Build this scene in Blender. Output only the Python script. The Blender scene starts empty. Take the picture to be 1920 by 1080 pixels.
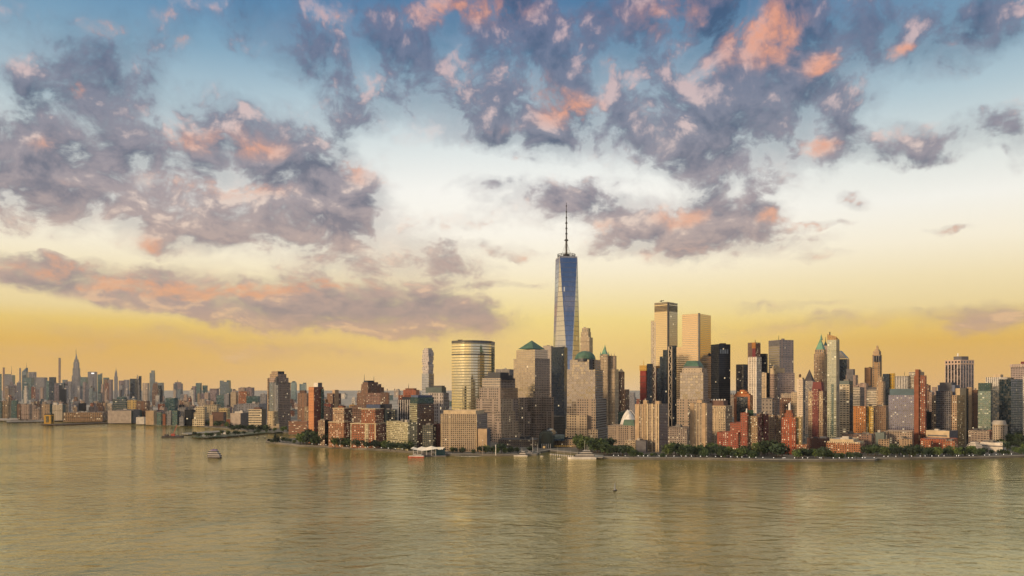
import bpy, bmesh, math, random
from mathutils import Vector, Matrix
R = random.Random(7)
sc = bpy.context.scene
COL = sc.collection
# ------------------------------------------------------------------ camera
H, F, HY = 90.0, 1500.0, 730.0            # eye height (m), focal length and horizon row in 1920-px photo units
cam = bpy.data.cameras.new('camera'); camo = bpy.data.objects.new('camera', cam); COL.objects.link(camo)
cam.sensor_width = 36; cam.lens = F / 1920 * 36; cam.shift_y = (HY - 540) / 1920
cam.clip_start = 1; cam.clip_end = 120000
camo.location = (0, 0, H); camo.rotation_euler = (math.radians(90), 0, 0)
sc.camera = camo
sc.view_settings.view_transform = 'Standard'; sc.view_settings.look = 'None'
sc.view_settings.exposure = 0.0; sc.view_settings.gamma = 1
sc.render.engine = 'CYCLES'
sc.cycles.use_denoising = True
sc.cycles.max_bounces = 5; sc.cycles.glossy_bounces = 3; sc.cycles.diffuse_bounces = 2
sc.cycles.volume_bounces = 0; sc.cycles.sample_clamp_indirect = 4
def X(px): return (px - 960) / F
def at(px, py, Y):                         # photo pixel at depth Y -> point
    return Vector((X(px) * Y, Y, H + (HY - py) / F * Y))
def gY(py, z=0): return (H - z) * F / (py - HY)    # depth of a ground pixel
def lin(c): return c / 12.92 if c <= .04045 else ((c + .055) / 1.055) ** 2.4
def S(r, g, b): return (lin(r / 255), lin(g / 255), lin(b / 255), 1)
# ------------------------------------------------------------------ node helper
class NT:
    def __init__(s, tree): s.t = tree; s.n = tree.nodes; s.l = tree.links
    def new(s, ty, **kw):
        n = s.n.new(ty)
        for k, v in kw.items(): setattr(n, k, v)
        return n
    def put(s, sock, v):
        if hasattr(v, 'is_output'): s.l.new(v, sock)
        elif v is not None:
            try: sock.default_value = v
            except Exception: sock.default_value = (v, v, v)
    def m(s, op, a, b=None, c=None, clamp=False):
        n = s.new('ShaderNodeMath', operation=op, use_clamp=clamp)
        for i, v in enumerate((a, b, c)):
            if v is not None: s.put(n.inputs[i], v)
        return n.outputs[0]
    def v(s, op, a, b=None, scale=None):
        n = s.new('ShaderNodeVectorMath', operation=op)
        s.put(n.inputs[0], a)
        if b is not None: s.put(n.inputs[1], b)
        if scale is not None: s.put(n.inputs['Scale'], scale)
        return n.outputs['Value'] if op in ('LENGTH', 'DOT_PRODUCT') else n.outputs[0]
    def mix(s, f, a, b, ty='MIX'):
        n = s.new('ShaderNodeMix', data_type='RGBA', blend_type=ty)
        s.put(n.inputs[0], f); s.put(n.inputs[6], a); s.put(n.inputs[7], b); return n.outputs[2]
    def ramp(s, f, stops, interp='LINEAR'):
        n = s.new('ShaderNodeValToRGB'); cr = n.color_ramp; cr.interpolation = interp
        while len(cr.elements) < len(stops): cr.elements.new(.5)
        for e, (p, c) in zip(cr.elements, stops): e.position = p; e.color = c
        s.put(n.inputs[0], f); return n.outputs[0]
    def mr(s, x, a, b, c=0., d=1., smooth=True):
        n = s.new('ShaderNodeMapRange', interpolation_type='SMOOTHSTEP' if smooth else 'LINEAR')
        s.put(n.inputs[0], x)
        for i, k in enumerate((a, b, c, d)): n.inputs[i + 1].default_value = k
        return n.outputs[0]
    def noise(s, vec, scale, detail=4, rough=.55, dist=0., col=False):
        n = s.new('ShaderNodeTexNoise'); s.put(n.inputs['Vector'], vec)
        n.inputs['Scale'].default_value = scale; n.inputs['Detail'].default_value = detail
        n.inputs['Roughness'].default_value = rough; n.inputs['Distortion'].default_value = dist
        return n.outputs['Color'] if col else n.outputs['Fac']
# ------------------------------------------------------------------ sky
SUN_AZ = Vector((-.80, -.60)).normalized(); SUN_EL = math.radians(10)
wd = bpy.data.worlds.new('World'); sc.world = wd; wd.use_nodes = True
N = NT(wd.node_tree); N.n.clear()
tc = N.new('ShaderNodeTexCoord')
sx = N.new('ShaderNodeSeparateXYZ'); N.l.new(tc.outputs['Generated'], sx.inputs[0])
dx, dy, dz = sx.outputs
hor = N.m('SQRT', N.m('ADD', N.m('MULTIPLY', dx, dx), N.m('ADD', N.m('MULTIPLY', dy, dy), 1e-5)))
te = N.m('DIVIDE', dz, hor)
az = N.m('ARCTAN2', dx, dy)
cb = N.new('ShaderNodeCombineXYZ'); N.l.new(az, cb.inputs[0]); N.l.new(te, cb.inputs[1]); P = cb.outputs[0]
# clear-sky gradients by tangent of elevation (0 .. 1.25 -> 0 .. 1)
tf = N.m('MULTIPLY', N.m('MAXIMUM', te, 0.), .8)
def tp(py): return max(0., (HY - py) / F * .8)
hi = [(tp(275), S(222, 230, 230)), (tp(190), S(180, 202, 213)), (tp(100), S(132, 170, 196)), (tp(0), S(84, 134, 176)), (.62, S(60, 104, 150)), (1, S(44, 82, 130))]
fmid = N.ramp(tf, [(tp(730), S(232, 196, 146)), (tp(690), S(238, 198, 124)), (tp(640), S(244, 209, 126)), (tp(600), S(246, 219, 138)), (tp(560), S(248, 228, 174)), (tp(510), S(252, 239, 208)), (tp(440), S(254, 248, 234)), (tp(360), S(251, 249, 242))] + hi)
fedge = N.ramp(tf, [(tp(730), S(226, 178, 116)), (tp(695), S(228, 180, 104)), (tp(650), S(229, 182, 88)), (tp(615), S(235, 200, 112)), (tp(590), S(238, 214, 156)), (tp(540), S(244, 226, 182)), (tp(480), S(250, 240, 216)), (tp(410), S(247, 245, 236))] + [(tp(320), S(216, 224, 222)), (tp(230), S(178, 200, 210)), (tp(130), S(130, 166, 190)), (tp(20), S(84, 134, 176)), (.62, S(60, 104, 150)), (1, S(44, 82, 130))])
front = N.mix(N.mr(N.m('ABSOLUTE', N.m('SUBTRACT', az, .02)), .05, .5), fmid, fedge)
back = N.ramp(tf, [(0, S(196, 178, 170)), (.03, S(206, 194, 190)), (.07, S(166, 172, 188)), (.14, S(80, 110, 148)), (.30, S(60, 92, 134)), (.42, S(54, 86, 130)), (1, S(44, 82, 130))])
sd = N.m('ADD', N.m('MULTIPLY', dx, SUN_AZ.x), N.m('MULTIPLY', dy, SUN_AZ.y))
sdn = N.m('DIVIDE', sd, hor)
wf = N.mr(N.m('DIVIDE', dy, hor), .45, -.35)
teb = N.m('ADD', te, N.m('MULTIPLY', N.m('SUBTRACT', N.noise(P, 5., 5, .6), .5), .07))
glow = N.mr(sdn, .15, .95)
glow = N.m('MULTIPLY', glow, N.m('MULTIPLY', N.mr(teb, .008, .042, .25, 1.), N.mr(te, .11, .34, 1., 0.)))
base = N.mix(wf, front, back)
base = N.mix(N.m('MULTIPLY', glow, .85), base, (1.6, 1.06, .46, 1))
base = N.mix(N.mr(te, .62, 1.2), base, (.84, .73, .56, 1))      # unseen sky overhead, brightened as added fill for water and walls
# cloud masses: (photo x, y, radius x, radius y, tilt deg, weight)
CL = [(215, 120, 70, 95, 0, 0.95),(120, 90, 50, 60, 0, 0.7),(245, 150, 60, 60, 0, 0.85),(160, 185, 42, 36, 0, 0.95),(90, 150, 50, 50, 0, 0.5),(560, 40, 110, 80, 0, 0.95),(585, 110, 60, 60, 0, 0.85),(665, 200, 62, 48, 0, 0.75),(460, 40, 45, 50, 0, 0.5),(20, 60, 50, 70, 0, 0.45),(340, 45, 50, 55, 0, 0.6),(800, 40, 170, 75, 0, 0.84),(880, 110, 190, 105, 0, 0.96),(790, 180, 110, 70, 0, 0.8),(930, 60, 150, 90, 0, 0.88),(1060, 80, 150, 90, 0, 0.88),(960, 190, 90, 50, 0, 0.48),(1250, 60, 220, 110, 0, 1.16),(1400, 90, 210, 140, 0, 1.2),(1420, 200, 160, 110, 0, 1.16),(1440, 285, 110, 70, 0, 0.92),(1330, 160, 150, 90, 0, 0.88),(1560, 130, 60, 40, 0, 0.64),(1530, 282, 75, 30, 0, 0.72),(1090, 205, 160, 55, -4, 0.88),(990, 245, 170, 40, -6, 0.76),(1180, 235, 130, 55, 0, 0.76),(1060, 262, 150, 32, 0, 0.56),(880, 245, 70, 26, 0, 0.56),(1620, 60, 90, 50, 0, 0.65),(1780, 110, 80, 34, 0, 0.65),(1850, 35, 110, 45, 0, 0.6),(1680, 100, 60, 24, 0, 0.55),(1740, 262, 115, 30, 4, 0.95),(1690, 238, 45, 20, -30, 0.6),(1915, 255, 30, 50, 0, 0.7),(1640, 288, 60, 14, 8, 0.5),(350, 300, 260, 110, 0, 0.62),(460, 290, 190, 75, 6, 0.68),(520, 320, 170, 70, 0, 0.65),(300, 355, 230, 75, 0, 0.59),(130, 310, 150, 90, 0, 0.56),(150, 390, 170, 48, 0, 0.53),(560, 370, 150, 60, 0, 0.59),(450, 215, 120, 40, 0, 0.46),(20, 310, 60, 80, 0, 0.8),(640, 390, 110, 50, 0, 0.5),(380, 420, 120, 36, 6, 0.43),(470, 450, 150, 32, 8, 0.46),(640, 330, 60, 45, 0, 0.6),(730, 420, 60, 36, 0, 0.5),(60, 380, 110, 50, 0, 0.37),(410, 390, 200, 60, 0, 0.43),(270, 462, 46, 16, 0, 0.6),(380, 505, 60, 22, 0, 0.5),(140, 497, 130, 12, -3, 0.7),(590, 490, 70, 24, 6, 0.6),(720, 495, 150, 36, 8, 0.8),(800, 520, 110, 32, 0, 0.85),(700, 455, 90, 22, 10, 0.45),(40, 525, 80, 14, -6, 0.8),(220, 541, 240, 24, -6, 1.2),(420, 560, 280, 34, -6, 1.4),(600, 575, 280, 40, -5, 1.45),(760, 585, 150, 34, -4, 1.3),(850, 590, 70, 24, -6, 0.8),(640, 610, 200, 10, -4, 0.5),(400, 640, 260, 20, -4, 0.6),(560, 655, 180, 16, -4, 0.6),(130, 650, 120, 10, 0, 0.3),(900, 640, 80, 16, 0, 0.4),(930, 612, 70, 14, 0, 0.4),(1180, 395, 170, 44, -4, 1.05),(1290, 425, 130, 38, -6, 1.05),(1320, 465, 170, 26, -2, 0.95),(1110, 375, 90, 26, -6, 0.8),(1250, 455, 110, 26, 0, 0.9),(1350, 390, 60, 22, -10, 0.65),(1435, 408, 42, 16, 0, 0.75),(1020, 350, 60, 20, 0, 0.5),(1190, 470, 120, 14, 0, 0.5),(960, 385, 110, 34, 0, 0.6),(900, 360, 60, 20, 0, 0.4),(1340, 350, 26, 16, 0, 0.6),(1250, 310, 90, 26, 0, 0.36),(1605, 380, 26, 16, -20, 0.75),(1520, 428, 60, 7, 0, 0.6),(1775, 427, 26, 8, 0, 0.7),(1545, 488, 46, 8, -3, 0.8),(995, 482, 30, 8, 0, 0.6),(940, 465, 60, 14, -6, 0.5),(850, 415, 40, 16, 0, 0.4),(925, 540, 90, 7, 3, 0.55),(1440, 576, 60, 6, 0, 0.5),(1540, 574, 50, 5, 0, 0.4),(1500, 607, 170, 12, 2, 0.8),(1850, 600, 110, 22, 2, 0.95),(1900, 585, 80, 14, 0, 0.6),(330, 350, 60, 30, 0, 0.5),(560, 330, 60, 40, 0, 0.6),(1650,40,90,50,0,.7),(1800,80,110,50,0,.7),(1880,30,80,50,0,.6),(250,300,90,50,0,0.6),(290,370,90,40,0,0.6),(40,250,60,40,0,0.6),(30,160,40,40,0,0.5),(650,430,80,30,0,0.8),(690,380,50,40,0,0.7),(560,440,90,22,6,0.7),(330,440,90,22,0,0.6),(780,470,80,18,4,0.5),(860,500,70,14,0,0.5),(470, 300, 50, 26, 0, 0.6),(620, 350, 40, 30, 0, 0.5),(160, 400, 80, 20, 0, 0.5),(420, 360, 70, 24, 0, 0.5),(1000, 130, 80, 60, 0, 0.4),(280, 80, 60, 30, 0, 0.3),(1300, 300, 60, 50, 0, 0.5)]
LT = [(1070,205,75,34,0,1.1),(1545,130,50,26,0,1.0),(1540,280,56,22,0,1.0),(1430,35,90,70,0,.95),(1260,20,140,60,0,.6),(830,15,110,40,0,.8),(960,25,90,50,0,.5),(655,315,40,30,0,1.0),(735,335,24,24,0,.8),
 (205,40,60,26,0,1.),(345,80,24,18,0,1.),(645,20,22,22,0,.9),(300,25,40,30,0,.7),(150,165,26,16,0,.9),(480,270,90,32,-4,.85),(350,265,60,30,0,.7),(80,265,50,30,0,.7),(330,335,100,30,4,.6),(490,345,100,26,4,.7),(120,350,70,26,0,.5),
 (180,528,220,14,-6,1.0),(390,542,230,16,-3,1.15),(590,538,170,14,4,.9),(1280,400,70,24,4,1.1),(1440,408,40,16,0,1.1),(1310,470,130,22,0,.6),(1110,425,60,20,0,.6),(1605,378,28,18,0,1),(1545,488,46,10,0,1.),(1520,428,60,8,0,.8),(1775,427,30,10,0,.9),
 (1690,98,40,16,0,.9),(1790,85,40,12,0,.6),(940,235,70,20,0,.5),(1010,160,50,30,-30,.6),(1130,120,30,24,0,.9),(1340,110,130,70,0,.45),(1480,90,80,60,0,.4),(140,497,130,14,0,.8),(270,462,50,18,0,.8),(1490,250,60,30,0,.3),(1500,607,180,14,0,.5),(1850,592,110,16,0,.3),(400,636,250,18,0,.5),(995,482,36,10,0,.9),(890,470,60,20,0,.6),(610,40,60,40,0,.35)]
warp = N.v('ADD', P, N.v('SCALE', N.v('SUBTRACT', N.noise(P, 9., 4, .6, col=True), (.5, .5, .5)), scale=.05))
warp = N.v('ADD', warp, N.v('SCALE', N.v('SUBTRACT', N.noise(P, 34., 3, .6, col=True), (.5, .5, .5)), scale=.022))
def blobs(lst, vec, grow=1.):
    acc = 0.
    for (px, py, rx, ry, rot, w) in lst:
        x = X(px); k = 1 + x * x
        mp = N.new('ShaderNodeMapping', vector_type='TEXTURE'); N.l.new(vec, mp.inputs[0])
        mp.inputs[1].default_value = (math.atan(x), (HY - py) / F / math.sqrt(k), 0)
        mp.inputs[2].default_value = (0, 0, math.radians(rot))
        mp.inputs[3].default_value = (rx * grow / F / k, ry * grow / F / math.sqrt(k), 1)
        g = N.new('ShaderNodeTexGradient', gradient_type='SPHERICAL'); N.l.new(mp.outputs[0], g.inputs[0])
        acc = N.m('MULTIPLY_ADD', g.outputs['Fac'], w, acc)
    return acc
M = blobs(CL, warp, 1.6)
L = blobs(LT, warp, 1.35)
# cloud texture: puffs that flatten towards the horizon
ly = N.m('MULTIPLY', N.m('LOGARITHM', N.m('ADD', N.m('MAXIMUM', te, 0.), .12), math.e), .46)
pl = N.new('ShaderNodeCombineXYZ'); N.l.new(az, pl.inputs[0]); N.l.new(ly, pl.inputs[1]); PL = pl.outputs[0]
n1 = N.noise(PL, 16., 9, .6, .35)
n1b = N.noise(N.v('ADD', PL, (-.005, .024, 0)), 16., 4, .55, .35)
n2 = N.noise(PL, 1.6, 4, .5)
n3 = N.noise(PL, 42., 6, .6, .5)
n0 = N.noise(PL, 5., 3, .5, .3)
amp = N.mr(te, .09, .20, .5, 1.)
tex = N.m('ADD', N.m('ADD', N.m('MULTIPLY', N.m('SUBTRACT', n1, .5), 3.4), N.m('MULTIPLY', N.m('SUBTRACT', n3, .5), 1.0)), N.m('MULTIPLY', N.m('SUBTRACT', n0, .5), 1.5))
tex = N.m('MULTIPLY', tex, amp)
behind = N.mr(dy, .35, -.1)
cov = N.m('ADD', N.m('MULTIPLY', M, N.m('SUBTRACT', 1., behind)), N.m('MULTIPLY', behind, N.m('MULTIPLY', N.mr(n2, .42, .62), N.m('MULTIPLY', N.mr(te, .10, .3, 0., .9), N.mr(te, .6, 1., 1., .25)))))
covs = N.m('MULTIPLY', 1.24, N.m('SUBTRACT', 1., N.m('EXPONENT', N.m('MULTIPLY', cov, -.8))))
dens = N.mr(N.m('ADD', covs, tex), .13, 1.0)
dens = N.m('MULTIPLY', dens, N.mr(cov, .02, .25))
wisp = N.m('MULTIPLY', N.mr(N.m('ADD', N.m('MULTIPLY', M, .7), N.m('MULTIPLY', tex, .6)), -.15, .7), .42)
wisp = N.m('MULTIPLY', wisp, N.mr(M, .0, .22))
dens = N.m('MAXIMUM', dens, wisp)
shade = N.m('ADD', N.m('MULTIPLY', N.m('SUBTRACT', n1, n1b), 2.6), N.m('ADD', N.m('MULTIPLY', N.m('SUBTRACT', n3, .5), .8), N.m('MULTIPLY', N.m('SUBTRACT', n0, .5), -.9)))
tone = N.m('ADD', N.m('ADD', shade, .40), N.m('MULTIPLY', L, .25), clamp=True)
dark = N.ramp(tf, [(tp(660), S(205, 166, 128)), (tp(590), S(158, 142, 140)), (tp(480), S(142, 132, 138)), (tp(380), S(112, 114, 130)), (tp(250), S(84, 98, 122)), (tp(100), S(68, 92, 124)), (tp(0), S(66, 90, 124)), (1, S(56, 76, 112))])
mid = N.ramp(tf, [(tp(660), S(214, 172, 132)), (tp(590), S(182, 156, 146)), (tp(480), S(186, 164, 156)), (tp(380), S(160, 150, 156)), (tp(250), S(130, 133, 150)), (tp(100), S(108, 120, 147)), (tp(0), S(106, 112, 142)), (1, S(100, 105, 135))])
pale = N.ramp(tf, [(tp(660), S(226, 184, 134)), (tp(560), S(222, 186, 158)), (tp(400), S(226, 206, 194)), (tp(250), S(212, 190, 188)), (tp(60), S(196, 172, 178)), (1, S(170, 165, 180))])
lite = N.ramp(tf, [(tp(660), S(226, 174, 128)), (tp(540), S(228, 162, 124)), (tp(400), S(228, 164, 132)), (tp(250), S(232, 160, 128)), (tp(60), S(240, 160, 120)), (1, S(200, 150, 140))])
cc = N.mix(N.mr(tone, 0., .5, smooth=False), dark, mid); cc = N.mix(N.mr(tone, .55, 1.0), cc, pale)
orange_ = N.m('MULTIPLY', N.mr(L, .15, .95), N.mr(N.m('ADD', shade, N.m('MULTIPLY', L, .45)), -.15, .45))
cc = N.mix(N.m('MULTIPLY', orange_, N.mr(N.m('ADD', N.m('MULTIPLY', n1, .6), N.m('MULTIPLY', n3, .4)), .34, .62, .1, .85)), cc, lite)
final = N.mix(N.m('MULTIPLY', dens, .95), base, cc)
final = N.mix(N.mr(te, -.004, -.03), final, S(150, 125, 90))
bg = N.new('ShaderNodeBackground'); N.l.new(final, bg.inputs[0]); bg.inputs[1].default_value = 1.0
ow = N.new('ShaderNodeOutputWorld'); N.l.new(bg.outputs[0], ow.inputs[0])
wd.cycles.sampling_method = 'MANUAL'; wd.cycles.sample_map_resolution = 512
# ------------------------------------------------------------------ sun
sl = bpy.data.lights.new('sun', 'SUN'); sl.energy = 3.5; sl.angle = math.radians(8); sl.color = (1, .69, .39)
so = bpy.data.objects.new('sun', sl); COL.objects.link(so)
so.rotation_euler = (-Vector((SUN_AZ.x * math.cos(SUN_EL), SUN_AZ.y * math.cos(SUN_EL), math.sin(SUN_EL)))).to_track_quat('-Z', 'Y').to_euler()
# ------------------------------------------------------------------ object helpers
def tag(o, label=None, cat=None, group=None, kind=None):
    for k, v in (('label', label), ('category', cat), ('group', group), ('kind', kind)):
        if v: o[k] = v
    return o
def empty(name, loc, label, cat, group=None):
    o = bpy.data.objects.new(name, None); COL.objects.link(o); o.location = loc
    return tag(o, label, cat, group)
class MB:
    """collects faces in world coordinates, then links them as one mesh object"""
    def __init__(s): s.v = []; s.f = []; s.uv = []; s.mi = []
    def face(s, pts, uvs=None, mi=0):
        i = len(s.v); s.v += [tuple(p) for p in pts]; s.f.append(tuple(range(i, i + len(pts))))
        s.uv += list(uvs) if uvs else [(0, 0)] * len(pts); s.mi.append(mi)
    def box(s, c, sx, sy, sz, rot=0., mi=0):       # c = centre of the bottom face
        ca, sa = math.cos(rot), math.sin(rot)
        b = [Vector((c[0] + ca * x - sa * y, c[1] + sa * x + ca * y, 0)) for x, y in ((-sx/2, -sy/2), (sx/2, -sy/2), (sx/2, sy/2), (-sx/2, sy/2))]
        s.prism(b, c[2], c[2] + sz, mi=mi, cap=True)
    def prism(s, pts, z0, z1, mi=0, cap=False, bay=None, fl=3., mis=None, scale=1., shift=(0, 0)):
        n = len(pts); cx = sum(p[0] for p in pts) / n; cy = sum(p[1] for p in pts) / n
        top = [(cx + (p[0] - cx) * scale + shift[0], cy + (p[1] - cy) * scale + shift[1]) for p in pts]
        for i in range(n):
            a, b = pts[i], pts[(i + 1) % n]; ta, tb = top[i], top[(i + 1) % n]
            ln = math.hypot(b[0] - a[0], b[1] - a[1]); nb = max(1, round(ln / bay)) if bay else ln
            vt = (z1 - z0) / fl
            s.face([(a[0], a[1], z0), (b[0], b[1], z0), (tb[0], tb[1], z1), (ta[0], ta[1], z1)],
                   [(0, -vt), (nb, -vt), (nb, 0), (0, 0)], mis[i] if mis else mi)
        if cap: s.face([(p[0], p[1], z1) for p in top], None, mi)
        return top
    def tube(s, a, b, r0, r1=None, n=8, mi=0, cap=True):
        a, b = Vector(a), Vector(b); r1 = r0 if r1 is None else r1
        d = (b - a).normalized(); u = d.orthogonal().normalized(); w = d.cross(u)
        ra = [a + (u * math.cos(t) + w * math.sin(t)) * r0 for t in (2 * math.pi * k / n for k in range(n))]
        rb = [b + (u * math.cos(t) + w * math.sin(t)) * r1 for t in (2 * math.pi * k / n for k in range(n))]
        for k in range(n): s.face([ra[k], ra[(k + 1) % n], rb[(k + 1) % n], rb[k]], None, mi)
        if cap: s.face(ra[::-1], None, mi); s.face(rb, None, mi)
    def build(s, name, mats, parent=None, origin=None, smooth=False):
        o_ = Vector(origin) if origin is not None else (parent_world(parent) if parent else Vector((0, 0, 0)))
        me = bpy.data.meshes.new(name)
        me.from_pydata([(x - o_.x, y - o_.y, z - o_.z) for x, y, z in s.v], [], s.f)
        uvl = me.uv_layers.new(name='UVMap')
        flat = [c for uv in s.uv for c in uv]; uvl.data.foreach_set('uv', flat)
        for m_ in (mats if isinstance(mats, (list, tuple)) else [mats]): me.materials.append(m_)
        me.polygons.foreach_set('material_index', s.mi)
        if smooth: me.polygons.foreach_set('use_smooth', [True] * len(s.f))
        me.update()
        ob = bpy.data.objects.new(name, me); COL.objects.link(ob)
        if parent: ob.parent = parent
        else: ob.location = o_
        if parent and parent.type == 'MESH': pass
        return ob
def parent_world(p):
    v = Vector((0, 0, 0))
    while p: v += p.location; p = p.parent
    return v
# ------------------------------------------------------------------ materials
def mat(name):
    m_ = bpy.data.materials.new(name); m_.use_nodes = True
    n = NT(m_.node_tree); n.n.clear(); return m_, n
def plain(name, col, rough=.8, met=0., var=.18, scale=.15, emit=None, es=0.):
    m_, n = mat(name); p = n.new('ShaderNodeBsdfPrincipled'); o = n.new('ShaderNodeOutputMaterial')
    t = n.new('ShaderNodeTexCoord')
    f = n.noise(t.outputs['Object'], scale, 5, .6)
    c = n.mix(n.mr(f, .3, .7), tuple(c * (1 - var) for c in col[:3]) + (1,), tuple(min(1, c * (1 + var)) for c in col[:3]) + (1,))
    n.l.new(c, p.inputs['Base Color']); p.inputs['Roughness'].default_value = rough; p.inputs['Metallic'].default_value = met
    if emit: p.inputs['Emission Color'].default_value = emit; p.inputs['Emission Strength'].default_value = es
    n.l.new(p.outputs[0], o.inputs[0]); return m_
FAC = {}
def fac(wall, glass=(.02, .028, .04), w=.5, h=.55, lit=.06, met=.12, rough=.09, gvar=.6, wrough=.85, jit=.03, ior=1.55, litc=(1., .78, .45), les=.85, tint=(.75, .78, .82)):
    """wall with a grid of windows; UV.x counts bays, UV.y counts storeys"""
    key = (wall, glass, w, h, lit, met, rough, gvar, jit, tint, les, ior)
    if key in FAC: return FAC[key]
    m_, n = mat('facade'); o = n.new('ShaderNodeOutputMaterial')
    uv = n.new('ShaderNodeUVMap'); uv.uv_map = 'UVMap'
    s = n.new('ShaderNodeSeparateXYZ'); n.l.new(uv.outputs[0], s.inputs[0])
    fu = n.m('FRACT', s.outputs[0]); fv = n.m('FRACT', s.outputs[1])
    mu = n.m('LESS_THAN', n.m('ABSOLUTE', n.m('SUBTRACT', fu, .5)), w / 2)
    mv = n.m('LESS_THAN', n.m('ABSOLUTE', n.m('SUBTRACT', fv, .5)), h / 2)
    mask = n.m('MULTIPLY', mu, mv)
    oi = n.new('ShaderNodeObjectInfo')
    if w < .62 and h < .8:      # some bays are blank piers
        pier_ = n.m('LESS_THAN', n.m('FRACT', n.m('ADD', n.m('MULTIPLY', n.m('FLOOR', s.outputs[0]), 1 / 6), n.m('MULTIPLY', oi.outputs['Random'], 7.3))), n.m('MULTIPLY', n.m('GREATER_THAN', oi.outputs['Random'], .45), 1 / 6.2))
        mask = n.m('MULTIPLY', mask, n.m('SUBTRACT', 1., pier_))
    geo = n.new('ShaderNodeNewGeometry')
    c = n.new('ShaderNodeCombineXYZ')
    n.l.new(n.m('FLOOR', s.outputs[0]), c.inputs[0]); n.l.new(n.m('FLOOR', s.outputs[1]), c.inputs[1])
    n.l.new(n.m('ADD', n.m('MULTIPLY', oi.outputs['Random'], 97.), n.v('DOT_PRODUCT', geo.outputs['True Normal'], (13.1, 5.7, 0))), c.inputs[2])
    wn = n.new('ShaderNodeTexWhiteNoise', noise_dimensions='3D'); n.l.new(c.outputs[0], wn.inputs['Vector'])
    sc_ = n.new('ShaderNodeSeparateColor'); n.l.new(wn.outputs['Color'], sc_.inputs[0])
    r1, r2, r3 = sc_.outputs
    t = n.new('ShaderNodeTexCoord')
    # wall
    nz = n.noise(t.outputs['Object'], .045, 5, .65)
    st = n.new('ShaderNodeMapping'); n.l.new(t.outputs['Object'], st.inputs[0]); st.inputs[3].default_value = (.5, .5, .03)
    nz2 = n.noise(st.outputs[0], 1., 4, .6)
    k = n.m('ADD', n.m('ADD', n.m('MULTIPLY', nz, .4), n.m('MULTIPLY', nz2, .4)), .6)
    band = n.m('LESS_THAN', n.m('FRACT', n.m('ADD', n.m('MULTIPLY', n.m('FLOOR', s.outputs[1]), 1 / 13), oi.outputs['Random'])), 1 / 13)
    k = n.m('MULTIPLY', k, n.m('MULTIPLY_ADD', band, -.25, 1.))
    wc = n.v('SCALE', wall, scale=k)
    pw = n.new('ShaderNodeBsdfPrincipled'); n.l.new(wc, pw.inputs['Base Color']); pw.inputs['Roughness'].default_value = wrough
    # glass: each pane with its own blind and its own slight tilt
    bl = n.m('MULTIPLY', n.m('POWER', r1, 3.), gvar)
    gc = n.mix(bl, glass + (1,), (.22, .2, .17, 1))
    pg = n.new('ShaderNodeBsdfPrincipled')
    pg.inputs['Roughness'].default_value = rough; pg.inputs['IOR'].default_value = ior
    n.l.new(gc, pg.inputs['Base Color'])
    tilt = n.v('NORMALIZE', n.v('ADD', geo.outputs['Normal'], n.v('SCALE', n.v('SUBTRACT', wn.outputs['Color'], (.5, .5, .5)), scale=jit)))
    n.l.new(tilt, pg.inputs['Normal'])
    if met:
        gl = n.new('ShaderNodeBsdfGlossy'); gl.inputs[0].default_value = tint + (1,); gl.inputs['Roughness'].default_value = rough
        n.l.new(tilt, gl.inputs['Normal'])
        mg = n.new('ShaderNodeMixShader'); mg.inputs[0].default_value = met
        n.l.new(pg.outputs[0], mg.inputs[1]); n.l.new(gl.outputs[0], mg.inputs[2]); gout = mg.outputs[0]
    else: gout = pg.outputs[0]
    if lit:
        on = n.m('LESS_THAN', r2, lit)
        n.put(pg.inputs['Emission Color'], litc + (1,))
        n.l.new(n.m('MULTIPLY', on, n.m('MULTIPLY_ADD', r3, les, .15)), pg.inputs['Emission Strength'])
    mx = n.new('ShaderNodeMixShader'); n.l.new(mask, mx.inputs[0]); n.l.new(pw.outputs[0], mx.inputs[1]); n.l.new(gout, mx.inputs[2])
    n.l.new(mx.outputs[0], o.inputs[0]); FAC[key] = m_; return m_
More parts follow.
